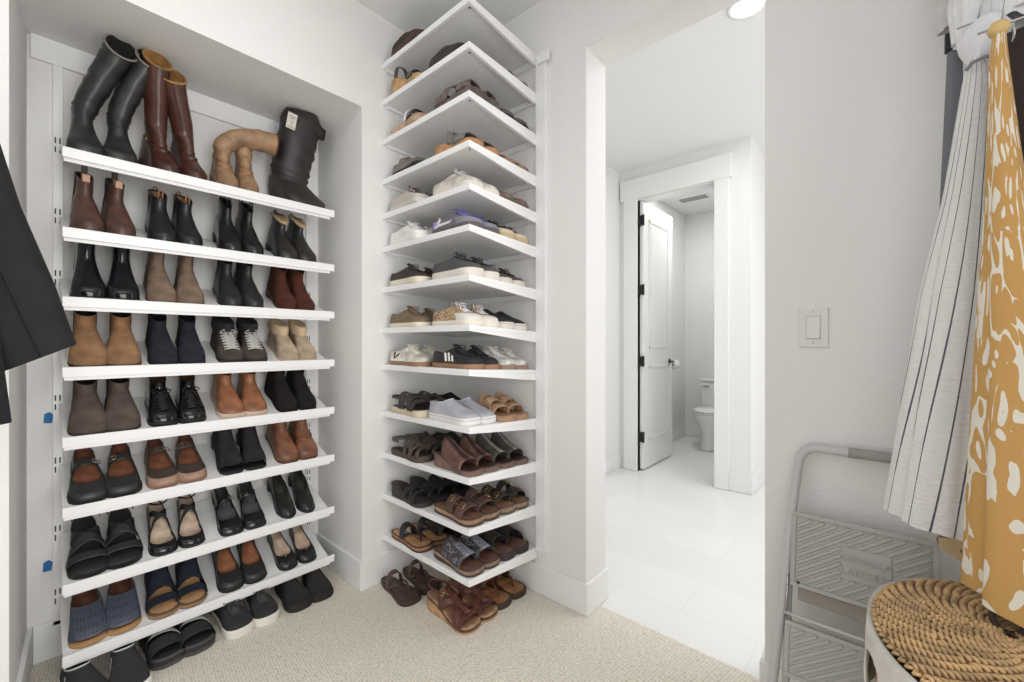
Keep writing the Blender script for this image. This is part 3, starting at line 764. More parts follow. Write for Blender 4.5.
niche(1, 2, 'lace_up_boot', 'boot', 'tan leather boot with collapsed shaft', st_tall, up=leather((158, 120, 86), .5), so=leather((120, 80, 50), .5), inn=leather((120, 75, 45), .5), shape='point', W=.085, L=.25, H=.03, strap=leather((160, 112, 70), .5), dy=-.015, gap=.042,
      path=('LR', ((.030, 0, 4, .042, .036), (.035, 0, 44, .044, .038), (.09, 0, 74, .046, .044), (.11, 0, 92, .050, .050)), ((.03, 0, -4, .040, .034), (.02, -30, -4, .040, .030))), folds=.03, cuffm=leather((110, 65, 40), .5))
def bag(root, side, **kw):
    rs = st_tall(root, side, up=mat((46, 42, 42), .5, 'glossleather', scale=14, bump=.5), so=mat((40, 37, 37), .6), L=.30, W=.15, H=0, base=(.078, .080), shape='square', folds=.05, capit=True,
        path=((.05, -2, 2, .080, .088), (.10, -6, 5, .078, .090), (.12, -8, 8, .076, .094), (.05, -8, 2, .070, .088), (.02, -8, -6, .058, .070)))
    M_ = Matrix.Rotation(R(-12), 4, 'X')
    m = MB(); rsx = []
    for k in range(7):
        f = k/6; rsx.append([(.085+.010*math.sin(f*pi), lerp(-.05, .12, f), .435-.030*f+.012*math.sin(f*3)), (.118, lerp(-.05, .12, f), .430-.030*f), (.128, lerp(-.045, .115, f), .380-.03*f), (.11, lerp(-.045, .115, f), .375-.03*f)])
    m.rings(rsx, True, True).build('folded_flap', mat((44, 40, 40), .55, 'glossleather', scale=14, bump=.5), root, True)
    m = MB(); m.box(.128, .1305, -.085, -.040, .335, .405); m.build('paper_tag', mat((222, 218, 206), .8), root, bevel=.0008, label='white paper tag with small black print')
    m = MB()
    for z0, y0, y1 in ((.388, -.078, -.047), (.380, -.074, -.052), (.342, -.080, -.045)): m.box(.1305, .1309, y0, y1, z0, z0+.0022)
    m.tube([(.131, -.064, .352), (.131, -.061, .362), (.131, -.057, .367), (.131, -.064, .371), (.131, -.069, .366)], .001, 5)
    m.build('tag_print', mat((70, 68, 64), .8), root)
    MB().tube([(.129, -.062, .404), (.118, -.060, .42), (.105, -.050, .436)], .0012, 5).build('tag_string', mat((60, 60, 60), .8), root, True)
o = thing('boot_storage_bag', 'black nylon boot-shaped storage bag with white paper tag, top niche shelf right end', 'bag')
o.rotation_euler = (0, TILT, R(10)); o.location = Vector((-.195, -.712, NZ[0]-.012))-Vector((math.cos(TILT), math.sin(R(10)), -math.sin(TILT)))*.30
bag(o, 1)
# row 2
niche(2, 0, 'chelsea_boot', 'boot', 'brown leather chelsea boot holding a wooden boot stretcher', st_boot, up=leather((92, 62, 52), .4), elastic=mat((38, 30, 28), .9), tab=None, stick=True, H=.02, t=.012, shape='point', hgt=1.02, shaftw=.86, yaw=(2, 8))
niche(2, 1, 'chelsea_boot', 'boot', 'black smooth leather chelsea boot with pull tabs', st_boot, up=leather((38, 38, 42), .32), elastic=mat((24, 24, 24), .9), tab='both', inn=leather((165, 115, 80), .5), H=.025, t=.012, shape='point', hgt=.86, yaw=(0, 6))
niche(2, 2, 'ankle_boot', 'boot', 'black narrow-shaft leather ankle boot', st_boot, up=leather((32, 32, 34), .28), H=.04, t=.01, shape='point', hgt=1.0, shaftw=.78, tab='both', yaw=(-2, 5))
niche(2, 3, 'fur_trimmed_boot', 'boot', 'black ankle boot trimmed with pale fur', st_boot, up=leather((44, 41, 40), .4), H=.03, t=.012, fur=mat((190, 165, 130), 1), tab=True, hgt=.92, shaftw=.82, yaw=(0, 6))
# row 3
niche(3, 0, 'leather_boot', 'boot', 'black shiny leather boot with side zip', st_boot, up=patent((26, 28, 32)), H=.02, t=.014, hgt=1.08, zipper=True, shaftw=.98)
niche(3, 1, 'suede_boot', 'boot', 'taupe suede and brown leather boot', st_boot, up=suede((132, 110, 92)), so=leather((90, 66, 50), .5), H=.02, hgt=1.1, elastic=leather((104, 84, 68), .5), shaftw=.86, dy=-.005)
niche(3, 2, 'chelsea_boot', 'boot', 'dark charcoal leather ankle boot', st_boot, up=leather((42, 42, 44), .45), H=.02, hgt=.95, elastic=mat((30, 30, 30), .9), shaftw=.88, yaw=(-2, 6), shape='point')
niche(3, 3, 'suede_ankle_boot', 'boot', 'chestnut suede slouchy ankle boot', st_boot, up=suede((92, 50, 38)), so=leather((70, 42, 30), .5), H=.03, hgt=.9, wrinkle=.10, shape='point', yaw=(0, 8), tab=True)
# row 4
niche(4, 0, 'chelsea_boot', 'boot', 'tan suede chelsea boot', st_boot, up=suede((158, 116, 82)), so=mat((60, 44, 36), .6), elastic=mat((40, 34, 32), .9), W=.104, t=.012, hgt=.88, zipper=False)
niche(4, 1, 'ankle_bootie', 'boot', 'dark navy nubuck slip-on bootie', st_boot, up=suede((46, 48, 56)), hgt=.66, tab=True, t=.010, H=.02, W=.092, elastic=mat((22, 22, 24), .9))
niche(4, 2, 'hiking_boot', 'boot', 'dark brown hiking boot with pale grey laces', st_boot, up=suede((82, 72, 66)), so=mat((36, 33, 32), .7), t=.024, hgt=.72, laces=mat((196, 194, 190), .7), W=.1, inn=mat((22, 22, 22), .9), cuff=mat((34, 33, 34), .85), lw=.028, tab=True)
niche(4, 3, 'fleece_lined_boot', 'boot', 'beige suede boot with folded-down fleece cuff', st_boot, up=suede((186, 164, 138)), so=mat((190, 165, 135), .7), hgt=.62, cuff=mat((208, 184, 152), 1), gap=.043, inn=mat((90, 60, 44), .9), W=.09)
# row 5
niche(5, 0, 'ankle_boot', 'boot', 'grey-brown waxed leather ankle boot', st_boot, up=suede((98, 84, 76)), so=mat((56, 46, 42), .6), elastic=mat((30, 30, 32), .9), W=.106, hgt=.72, t=.012, yaw=(0, 3))
niche(5, 1, 'lace_up_shoe', 'shoe', 'black patent lace-up ankle shoe', st_boot, up=BPAT, so=BLACKR, hgt=.62, laces=mat((24, 24, 26), .4), t=.022, inn=mat((92, 60, 44), .7), W=.094)
niche(5, 2, 'sneaker_boot', 'boot', 'cognac leather boot on pale rubber sole', st_boot, up=leather((158, 98, 62), .42), so=mat((205, 185, 165), .6), t=.026, hgt=.85, W=.1, tab=True, inn=mat((130, 76, 46), .7))
niche(5, 3, 'wedge_bootie', 'boot', 'black suede wedge bootie', st_boot, up=BSU, so=BSU, H=.045, wedge=True, hgt=.62, t=.008, W=.09, inn=mat((52, 24, 24), .8), yaw=(2, 5))
# row 6
niche(6, 0, 'mary_jane_clog', 'shoe', 'black buckled mary jane clog with brown insole', st_open, up=leather((48, 47, 48), .4), H=.03, t=.022, wedge=True, W=.106, straps=((.44, .046),))
niche(6, 1, 'mary_jane_clog', 'shoe', 'brown mary jane clog with pinkish toe', st_open, up=leather((74, 60, 54), .45), toe=leather((182, 140, 116), .45), so=mat((150, 115, 96), .6), H=.03, wedge=True, W=.1)
niche(6, 2, 'peep_toe_bootie', 'boot', 'black matte peep-toe bootie', st_boot, up=suede((48, 46, 50)), H=.05, t=.012, hgt=.66, peep=True, W=.092)
niche(6, 3, 'buckled_ankle_boot', 'boot', 'rust brown leather ankle boot with side buckles', st_boot, up=leather((134, 84, 58), .4), so=leather((90, 52, 34), .5), hgt=.78, buckles=2, H=.02, t=.012, W=.098, tab=True)
# row 7
niche(7, 0, 'wedge_sandal', 'sandal', 'black chunky slingback wedge sandal', st_sandal, bed=mat((34, 33, 33), .6), st=leather((40, 39, 39), .42), H=.05, t=.028, wedge=True, W=.108, back=True,
      bands=(dict(xa=.76, xb=.87, ha=.036, hb=.028), dict(xa=.50, xb=.64, ha=.056, hb=.046, dx=.30), dict(xa=.52, xb=.62, ha=.058, hb=.050, dx=-.30)))
niche(7, 1, 'strappy_heel', 'shoe', 'black patent strappy heel with nude insole', st_open, up=patent((30, 29, 30)), ins=NUDE, H=.06, t=.010, straps=(), tband=True, ankle=True, W=.09, L=.255, prof=[(.006,.01,.99,.95,0,0),(.018,.005,.97,.94,0,0),(.026,.01,.93,.90,0,0),(.030,.015,.86,.86,0,-.002)])
niche(7, 2, 'mary_jane_pump', 'shoe', 'glossy black mary jane pump with side buckle', st_open, up=patent((30, 30, 32)), ins=leather((74, 74, 78), .35), H=.05, t=.012, shape='square', W=.09, straps=((.46, .050),), prof=P_PUMP)
niche(7, 3, 'heeled_loafer', 'shoe', 'black heeled slip-on dress shoe', st_open, up=leather((36, 35, 33), .3), ins=leather((60, 58, 54), .4), H=.05, t=.012, shape='point', W=.086, straps=(), prof=[(.006,.01,.99,.95,0,0),(.020,.005,.97,.94,0,0),(.034,.01,.90,.90,0,0),(.046,.015,.78,.86,0,-.006),(.058,.02,.60,.80,.2,-.006)])
# row 8
niche(8, 0, 'perforated_peep_toe_shoe', 'shoe', 'navy perforated peep-toe shoe on cork wedge', st_open, up=mat((70, 76, 92), .5, 'dots', c2=(34, 30, 32), scale=105), so=CORK, ins=leather((120, 74, 52), .6), H=.02, wedge=True, t=.014, W=.106, straps=(), peep=True, prof=[(.010,.01,.995,.97,0,0),(.024,.005,.985,.97,0,0),(.038,.01,.95,.93,0,0),(.050,.015,.86,.88,0,-.002),(.060,.02,.68,.82,.05,0),(.068,.025,.56,.78,.1,.0)])
niche(8, 1, 'wedge_sandal', 'sandal', 'navy crossed-strap wedge sandal with cork toe', st_sandal, bed=CORK, so=mat((92, 72, 58), .7), two=CORK, st=suede((38, 41, 54)), H=.05, wedge=True, t=.022, W=.1, ankle=False,
      bands=(dict(xa=.76, xb=.88, ha=.032, hb=.026), dict(xa=.42, xb=.66, ha=.066, hb=.044, dx=.26), dict(xa=.42, xb=.66, ha=.069, hb=.047, dx=-.26), dict(xa=.12, xb=.34, ha=.088, hb=.076, wa=.9)))
niche(8, 2, 'mary_jane_clog', 'shoe', 'black wide-strap clog with orange-brown insole', st_open, up=leather((44, 42, 42), .35), ins=leather((158, 98, 60), .5), H=.04, t=.018, W=.096, straps=((.34, .058), (.27, .062)), buckle=False)
niche(8, 3, 'ballet_pump', 'shoe', 'black ballet pump with bow and nude insole', st_open, up=leather((36, 35, 33), .3), ins=NUDE, H=.02, t=.008, straps=(), prof=P_PUMP, bow=True, W=.088, L=.255)
# floor
niche(9, 0, 'slip_on_sneaker', 'sneaker', 'black slip-on sneaker with white piping', st_slip, up=mat((44, 44, 45), .8), so=WHITER, piping=mat((200, 200, 200), .5), L=.29, W=.11, yaw=(8, 2))
niche(9, 1, 'sport_sandal', 'sandal', 'black sport sandal with thick grey sole', st_sandal, bed=mat((36, 36, 38), .8), so=mat((78, 76, 74), .7), st=mat((30, 30, 33), .75), two=mat((44, 43, 43), .7), W=.11, L=.28, t=.032, back=True, yaw=(6, 4),
      bands=(dict(xa=.70, xb=.90, ha=.044, hb=.030), dict(xa=.46, xb=.60, ha=.066, hb=.056, dx=.10), dict(xa=.36, xb=.44, ha=.075, hb=.070), dict(xa=.58, xb=.68, ha=.060, hb=.052, dx=-.2, m=mat((150, 148, 145), .6))))
niche(9, 2, 'sneaker', 'sneaker', 'black lace-up sneaker with thick white sole', st_sneaker, up=mat((44, 43, 44), .85, 'cloth', scale=200), so=mat((228, 224, 214), .6), la=mat((74, 74, 76), .8), inn=BLACKR, t=.034, W=.1, prof=[(p[0]+.012,)+tuple(p[1:]) for p in P_SNEAK], yaw=(4, 0), gap=.051)
niche(9, 3, 'suede_clog', 'shoe', 'black suede closed clog', st_slip, up=mat((38, 36, 35), .95, 'suede', scale=260), so=mat((32, 29, 28), .7), t=.028, W=.108, L=.27, yaw=(-2, -6), gap=.05)

# ------------------------------------------------------------------ corner tower shoes
def tower(row, spot, name, cat, desc, fn, yaw=0, gap=.05, dx=0, dy=0, only=None, **kw):
    """spot: 'front' (nearest the room, camera side), 'wall' (front row by the doorway wall), 'rear' (against left wall), 'mid' (rear row, further in)"""
    x, y = {'front': (.632, -.385+gap), 'wall': (.634, -.137), 'rear': (.315, -.40+gap), 'mid': (.33, -.20)}[spot]
    x += dx; y += dy
    if row <= 13: wh = '%s corner shelf' % (ORD[row-1])
    else: wh = 'carpet below corner shelves,'
    wh += {'front': ' outer corner', 'wall': ' doorway side', 'rear': ' left end', 'mid': ' back middle'}[spot]
    pl = []
    for k, yy in enumerate((y-gap, y+gap)):
        z = tz(row-1, yy)+.0012 if row <= 13 else 0
        ya = yaw[k] if isinstance(yaw, tuple) else yaw
        pl.append((x, yy, z, 0, R(ya)) if (only is None or only == k) else None)
    pair('t', name, cat, desc, wh, pl, fn, kw)

G1 = leather((88, 72, 66), .4)
slide = lambda m_: (dict(xa=.36, xb=.80, ha=.066, hb=.036, m=m_),)
tower(1, 'rear', 'clog', 'shoe', 'dark olive-brown suede clog', st_slip, up=suede((74, 66, 54)), so=mat((70, 50, 40), .7), L=.27, t=.03)
tower(2, 'rear', 'wedge_sandal', 'sandal', 'tan cork wedge sandal with black strap', st_sandal, bed=CORK, so=leather((190, 145, 90), .6), st=patent((28, 27, 27)), H=.06, wedge=True, t=.02, bands=(dict(xa=.62, xb=.82, ha=.045, hb=.032), dict(xa=.2, xb=.3, ha=.06, hb=.055)))
tower(2, 'front', 'woven_mule', 'shoe', 'black textured leather mule', st_slip, up=mat((44, 42, 40), .6, 'leather', scale=60, bump=.9), so=mat((40, 34, 32), .7), L=.27, t=.024, dx=-.04)
tower(2, 'wall', 'ballet_flat', 'shoe', 'beige leather ballet flat', st_open, up=leather((188, 165, 142), .5), ins=NUDE, straps=(), prof=P_PUMP, t=.008, bow=False)
tower(3, 'rear', 'slide_sandal', 'sandal', 'black sandal with white flower on cork bed', st_sandal, bed=CORK, so=leather((186, 150, 118), .6), st=patent((36, 32, 32)), t=.034, bands=(dict(xa=.55, xb=.80, ha=.05, hb=.036), dict(xa=.5, xb=.6, ha=.056, hb=.052, m=WHITER)))
tower(3, 'front', 'clog_sandal', 'sandal', 'brown-taupe leather twisted clog sandal', st_sandal, bed=G1, so=leather((92, 76, 70), .4), st=leather((104, 86, 80), .3), t=.034, W=.105, bands=(dict(xa=.62, xb=.92, ha=.050, hb=.036, dx=.12), dict(xa=.40, xb=.56, ha=.066, hb=.056, dx=-.3), dict(xa=.06, xb=.26, ha=.05, hb=.05)))
tower(3, 'wall', 'loafer', 'shoe', 'dark grey patterned flat shoe', st_slip, up=mat((96, 88, 80), .7, 'leopard', c2=(48, 44, 42), scale=120), so=BLACKR, t=.014)
tower(4, 'rear', 'ankle_strap_flat', 'shoe', 'grey-brown metallic strappy flat', st_open, up=leather((108, 98, 88), .3), ins=NUDE, t=.016, straps=((.46, .05), (.34, .056)))
tower(4, 'front', 'slide_sandal', 'sandal', 'pewter grey sandal on tan wedge', st_sandal, bed=NUDE, so=leather((184, 130, 80), .6), st=leather((116, 112, 106), .3), t=.024, H=.03, wedge=True, bands=(dict(xa=.58, xb=.88, ha=.052, hb=.032), dict(xa=.36, xb=.5, ha=.062, hb=.056, dx=.14)))
tower(4, 'wall', 'beaded_flat', 'shoe', 'nude flat sandal with dark beads', st_sandal, bed=NUDE, so=leather((150, 112, 90), .6), st=NUDE, t=.016, bands=(dict(xa=.60, xb=.86, ha=.040, hb=.028),), beads=patent((26, 22, 22)))
tower(5, 'rear', 'sneaker', 'sneaker', 'pale blush low sneaker with dark laces', st_sneaker, up=mat((196, 186, 178), .7), so=mat((205, 200, 190), .6), la=mat((66, 44, 42), .8), inn=mat((40, 34, 34), .8))
tower(5, 'front', 'sneaker', 'sneaker', 'cream leather sneaker with silver laces', st_sneaker, up=leather((212, 202, 190), .5), so=mat((222, 216, 204), .6), la=mat((196, 198, 200), .5))
tower(5, 'wall', 'metallic_flat', 'shoe', 'rose-brown metallic leather flat', st_slip, up=leather((128, 98, 84), .25), so=mat((92, 82, 76), .6), t=.014, inn=mat((60, 44, 38), .8))
tower(6, 'rear', 'sneaker', 'sneaker', 'white striped low sneaker', st_sneaker, up=WHITER, so=WHITER, la=WHITER, stripes=mat((214, 214, 214), .5))
tower(6, 'front', 'running_shoe', 'sneaker', 'grey running shoe with purple laces', st_sneaker, up=mat((112, 110, 118), .8), so=mat((92, 84, 84), .6), la=mat((120, 108, 205), .7), inn=mat((112, 100, 190), .8), logo=mat((228, 222, 224), .5), toe=mat((134, 134, 142), .7), heel=mat((160, 146, 196), .7))
tower(6, 'wall', 'sneaker', 'sneaker', 'dark sneaker with sand-coloured toe', st_sneaker, up=mat((92, 82, 74), .8), so=mat((196, 172, 140), .7), la=BLACKR, toe=mat((212, 196, 168), .7), inn=BLACKR)
tower(7, 'rear', 'sneaker', 'sneaker', 'dark brown suede sneaker with cream sole', st_sneaker, up=suede((82, 70, 66)), so=CREAM, la=mat((42, 34, 34), .8), inn=mat((80, 40, 38), .8), t=.028)
tower(7, 'front', 'sneaker', 'sneaker', 'charcoal canvas sneaker with thick white sole', st_sneaker, up=mat((84, 82, 82), .85, 'cloth', scale=200), so=mat((224, 218, 206), .6), la=mat((36, 36, 42), .8), inn=mat((40, 40, 46), .8), t=.034, prof=[(p[0]+.012,)+tuple(p[1:]) for p in P_SNEAK])
tower(7, 'wall', 'sneaker', 'sneaker', 'plum-brown sneaker with off-white sole', st_sneaker, up=mat((88, 76, 76), .8), so=mat((220, 212, 198), .6), la=mat((58, 36, 36), .8), inn=mat((50, 32, 32), .8), t=.028, dx=-.02)
tower(8, 'rear', 'sneaker', 'sneaker', 'olive-brown leopard print sneaker', st_sneaker, up=mat((128, 110, 88), .8, 'leopard', c2=(66, 54, 44), scale=150), so=CREAM, la=mat((110, 92, 78), .8), inn=mat((60, 46, 40), .8))
tower(8, 'front', 'sneaker', 'sneaker', 'tan leopard print sneaker with white and black laces', st_sneaker, up=mat((188, 158, 126), .75, 'leopard', c2=(70, 52, 42), scale=100), so=mat((232, 226, 212), .6), la=mat((226, 226, 232), .7), inn=mat((210, 175, 140), .8), toe=mat((224, 220, 212), .6), t=.022)
tower(8, 'wall', 'slip_on_sneaker', 'sneaker', 'black slip-on sneaker with high heel collar', st_slip, up=mat((40, 40, 42), .8), so=mat((226, 218, 212), .6), line=mat((190, 150, 130), .6), t=.03, dx=-.01)
tower(9, 'rear', 'sneaker', 'sneaker', 'cream sneaker with dark V mark and gum sole', st_sneaker, up=leather((222, 216, 202), .5), so=GUM, la=mat((226, 218, 200), .7), vee=mat((50, 46, 46), .6), inn=CREAM)
tower(9, 'front', 'sneaker', 'sneaker', 'black sneaker with three white stripes and gum sole', st_sneaker, up=leather((42, 40, 42), .45), so=GUM, la=mat((34, 34, 38), .8), stripes=mat((238, 236, 230), .5), inn=BLACKR, toe=suede((60, 56, 60)))
tower(9, 'wall', 'sneaker', 'sneaker', 'white sneaker with three black stripes and gum sole', st_sneaker, up=leather((226, 222, 214), .5), so=mat((150, 126, 110), .6), la=mat((230, 226, 218), .7), stripes=mat((36, 34, 36), .5), inn=CREAM, gap=.048)
tower(10, 'rear', 'sport_sandal', 'sandal', 'dark strappy sport sandal with cream sole', st_sandal, bed=mat((58, 40, 38), .8), so=mat((205, 192, 166), .7), st=mat((58, 54, 52), .75), back=True, t=.03, W=.105,
      bands=(dict(xa=.72, xb=.84, ha=.042, hb=.034), dict(xa=.54, xb=.68, ha=.058, hb=.050, dx=.2), dict(xa=.50, xb=.62, ha=.062, hb=.054, dx=-.2), dict(xa=.34, xb=.46, ha=.072, hb=.066)))
tower(10, 'mid', 'clog', 'shoe', 'brown and black closed clog', st_slip, up=('LR', leather((78, 54, 40), .5), suede((40, 36, 34))), so=mat((60, 44, 36), .7), L=.27, t=.03, dx=-.0, dy=-.01)
tower(10, 'front', 'slip_on_sneaker', 'sneaker', 'pale grey slip-on sneaker with white sole', st_slip, up=mat((178, 178, 186), .85, 'cloth', scale=260), so=mat((232, 230, 228), .6), line=mat((170, 168, 170), .6), inn=mat((196, 194, 200), .8), piping=mat((196, 196, 204), .7), L=.285, dx=-.02)
tower(10, 'wall', 'bow_slide', 'sandal', 'tan slide sandal with ruffled bow strap', st_sandal, bed=leather((170, 120, 84), .5), so=leather((176, 134, 98), .6), st=leather((192, 148, 112), .5), t=.026, H=.02, wedge=True,
      bands=(dict(xa=.66, xb=.80, ha=.044, hb=.034), dict(xa=.50, xb=.62, ha=.062, hb=.052, dx=.2), dict(xa=.52, xb=.64, ha=.068, hb=.058, dx=-.2), dict(xa=.36, xb=.46, ha=.070, hb=.064)))
tower(11, 'rear', 'fisherman_sandal', 'sandal', 'brown caged fisherman sandal', st_sandal, bed=mat((52, 38, 30), .8), so=mat((82, 66, 54), .7), st=leather((80, 66, 56), .5), back=True, t=.026, W=.105, ankle=True,
      bands=tuple(dict(xa=.88-.10*k, xb=.93-.10*k, ha=.038+.008*k, hb=.030+.008*k, dx=.06*(-1)**k) for k in range(5))+(dict(xa=.42, xb=.9, ha=.078, hb=.034, a0=.44, a1=.56),))
tower(11, 'mid', 'clog', 'shoe', 'black leather clog', st_slip, up=leather((36, 33, 34), .4), so=mat((34, 30, 30), .7), t=.03)
tower(11, 'front', 'open_toe_mule', 'sandal', 'brown leather open-toe mule with stitched stripe', st_sandal, bed=leather((70, 44, 36), .5), so=leather((118, 92, 78), .6), st=leather((112, 76, 64), .4), H=.035, wedge=True, t=.02, W=.1,
      bands=(dict(xa=.28, xb=.80, ha=.084, hb=.038), dict(xa=.26, xb=.82, ha=.087, hb=.041, a0=.56, a1=.60, m=leather((52, 42, 44), .4)), dict(xa=.26, xb=.82, ha=.087, hb=.041, a0=.50, a1=.54, m=leather((52, 42, 44), .4))))
tower(11, 'wall', 'open_toe_mule', 'sandal', 'olive-grey leather open-toe mule', st_sandal, bed=leather((60, 42, 36), .5), so=leather((112, 88, 78), .6), st=leather((82, 80, 72), .4), H=.035, wedge=True, t=.02, W=.1,
      bands=(dict(xa=.28, xb=.80, ha=.084, hb=.038), dict(xa=.26, xb=.82, ha=.087, hb=.041, a0=.50, a1=.56, m=leather((150, 142, 132), .4))))
tower(12, 'rear', 'thong_wedge_sandal', 'sandal', 'black wedge sandal with narrow crossed straps', st_sandal, bed=mat((44, 40, 39), .7), so=mat((48, 44, 42), .6), st=leather((38, 35, 34), .5), H=.045, wedge=True, t=.018,
      bands=(dict(xa=.74, xb=.80, ha=.038, hb=.034, dx=.12), dict(xa=.62, xb=.68, ha=.046, hb=.042, dx=.2), dict(xa=.60, xb=.66, ha=.05, hb=.044, dx=-.24)))
tower(12, 'mid', 'flat_sandal', 'sandal', 'black flat sandal', st_sandal, bed=BLACKR, so=BLACKR, st=BLACKR, t=.02, bands=slide(BLACKR))
BB = dict(xa=.66, xb=.84, ha=.044, hb=.034); B2 = dict(xa=.42, xb=.56, ha=.062, hb=.052)
tower(12, 'front', 'buckle_slide_sandal', 'sandal', 'brown two-strap buckled sandal with cork footbed', st_sandal, bed=leather((124, 84, 60), .6), so=mat((74, 56, 46), .7), two=leather((160, 124, 96), .7), st=leather((92, 66, 58), .45), t=.03, W=.108, bands=(BB, B2), buckles=((.49, .045, -1), (.75, .030, -1)))
tower(12, 'wall', 'buckle_slide_sandal', 'sandal', 'near-black two-strap buckled sandal with cork footbed', st_sandal, bed=leather((144, 106, 76), .6), so=mat((84, 78, 74), .7), two=leather((162, 128, 98), .7), st=leather((56, 48, 46), .45), t=.03, W=.108, bands=(BB, B2), buckles=((.49, .045, -1), (.75, .030, -1)))
tower(13, 'rear', 'thong_sandal', 'sandal', 'tan footbed thong sandal with black strap', st_sandal, bed=leather((190, 138, 88), .5), so=mat((62, 48, 40), .7), two=leather((160, 110, 70), .6), st=leather((40, 36, 38), .4), t=.024, thong=True, bands=(dict(xa=.36, xb=.5, ha=.06, hb=.05),))
tower(13, 'mid', 'flat_sandal', 'sandal', 'dark brown flat sandal', st_sandal, bed=leather((66, 44, 36), .5), so=BLACKR, st=BLACKR, t=.02, bands=slide(leather((50, 40, 36), .5)))
tower(13, 'front', 'patterned_slide_sandal', 'sandal', 'charcoal slide sandal with pale scrollwork strap', st_sandal, bed=leather((118, 76, 62), .5), so=mat((70, 54, 46), .7), two=leather((146, 116, 96), .6), st=mat((60, 56, 56), .6, 'pattern', c2=(128, 126, 134), scale=45), t=.026, H=.01, wedge=True, W=.106, bands=(dict(xa=.30, xb=.80, ha=.070, hb=.036), dict(xa=.50, xb=.80, ha=.0625, hb=.039, a0=.36, a1=.60, m=mat((104, 108, 124), .5, 'pattern', c2=(190, 192, 200), scale=90))))
tower(13, 'wall', 'crossover_slide_sandal', 'sandal', 'black crossover leather slide sandal', st_sandal, bed=leather((120, 84, 72), .5), so=mat((54, 46, 44), .7), st=leather((46, 43, 42), .4), t=.028, W=.106, bands=(dict(xa=.42, xb=.68, ha=.062, hb=.042, dx=.24), dict(xa=.42, xb=.68, ha=.066, hb=.045, dx=-.24)))
tower(14, 'rear', 'thong_sandal', 'sandal', 'dark brown leather thong sandal', st_sandal, bed=leather((84, 58, 52), .5), so=mat((60, 44, 38), .7), two=leather((74, 52, 46), .6), st=leather((88, 62, 58), .4), t=.024, thong=True, W=.108, L=.26, yaw=(-4, -2), gap=.062, dx=-.03, dy=-.055, bands=(dict(xa=.30, xb=.40, ha=.062, hb=.056),))
tower(14, 'front', 'wedge_sandal', 'sandal', 'cognac brown strappy wedge sandal with round buckle', st_sandal, bed=leather((158, 110, 80), .5), so=leather((188, 146, 100), .6), st=leather((104, 56, 44), .35), two=leather((96, 56, 44), .4), H=.04, wedge=True, t=.022, W=.108, L=.28, yaw=(2, 2), back=True, dx=-.01, gap=.055, dy=-.01,
      bands=(dict(xa=.80, xb=.90, ha=.034, hb=.028), dict(xa=.66, xb=.78, ha=.044, hb=.036, dx=.12), dict(xa=.52, xb=.60, ha=.055, hb=.048, dx=-.3), dict(xa=.40, xb=.86, ha=.07, hb=.036, a0=.45, a1=.55), dict(xa=.36, xb=.44, ha=.07, hb=.064)), buckles=((.40, .05, -1),))
tower(14, 'wall', 'thong_sandal', 'sandal', 'brown thong sandal with tan footbed', st_sandal, bed=leather((180, 122, 74), .5), so=mat((66, 52, 44), .7), st=leather((110, 66, 42), .45), t=.024, thong=True, W=.108, gap=.055, dx=-.02, bands=(dict(xa=.38, xb=.56, ha=.06, hb=.05),))

# ================================================================== clothes on the right
def garment(mb, rows, n=96, folds=7, amp=.22, seed=0, hem=0, fold_phase=0, rag=0):
    """rows: (z, cx, cy, rx, ry); returns uv list"""
    Z0 = rows[0][0]; L_ = Z0-rows[-1][0]; K = 34; rs = []; uvs = []
    def at(t):
        z = lerp(rows[0][0], rows[-1][0], t)
        for a, b in zip(rows, rows[1:]):
            if a[0] >= z >= b[0]:
                f = (a[0]-z)/(a[0]-b[0]) if a[0] > b[0] else 0
                return (z,)+tuple(lerp(p, q, f) for p, q in zip(a[1:], b[1:]))
        return rows[-1]
    for j in range(K+1):
        t = j/K; z, cx, cy, rx, ry = at(t); r = []
        for i in range(n):
            ph = 2*pi*i/n; a = amp*(.25+.75*t)
            fo = math.sin(folds*ph+fold_phase+.8*math.sin(ph*2+seed)+t*.9)+.35*math.sin(folds*2.3*ph+seed*3+t*2)
            q = 1+a*fo*.6
            zz = z+hem*math.cos(ph)*t+rag*t*math.sin(folds*ph+fold_phase)
            r.append((cx+rx*math.cos(ph)*q, cy+(ry*math.sin(ph))*q+a*.016*fo, zz)); uvs.append((i/n, t*L_))
        rs.append(r)
    mb.rings(rs); mb.uvl = uvs; mb.un = n
    # turned hem inside
    last = rs[-1]; z, cx, cy, rx, ry = at(1)
    mb.rings([last]+[[(cx+(p[0]-cx)*.975, cy+(p[1]-cy)*.95, p[2]+.001) for p in r] for r in (rs[-1], rs[-3])])
    return mb
def with_uv(o, mb, skew=0):
    me = o.data; l = me.uv_layers.new(name='uv'); U = mb.uvl; n = mb.un
    for p in me.polygons:
        idx = [me.loops[k].vertex_index for k in p.loop_indices]
        us = [U[i] if i < len(U) else U[(i-len(U)) % n+(len(U)-n)] for i in idx]
        wrap = max(u[0] for u in us)-min(u[0] for u in us) > .5
        for k, u in zip(p.loop_indices, us):
            l.data[k].uv = ((u[0]+1 if wrap and u[0] < .5 else u[0])+skew*u[1], u[1])
    return o
tag(MB().tube([(2.10, 0, 2.10), (2.10, -1.1, 2.10)], .016, 14).build('closet_rod', CHROME, smooth=True), 'chrome closet rod above the hanging skirts', 'rod')
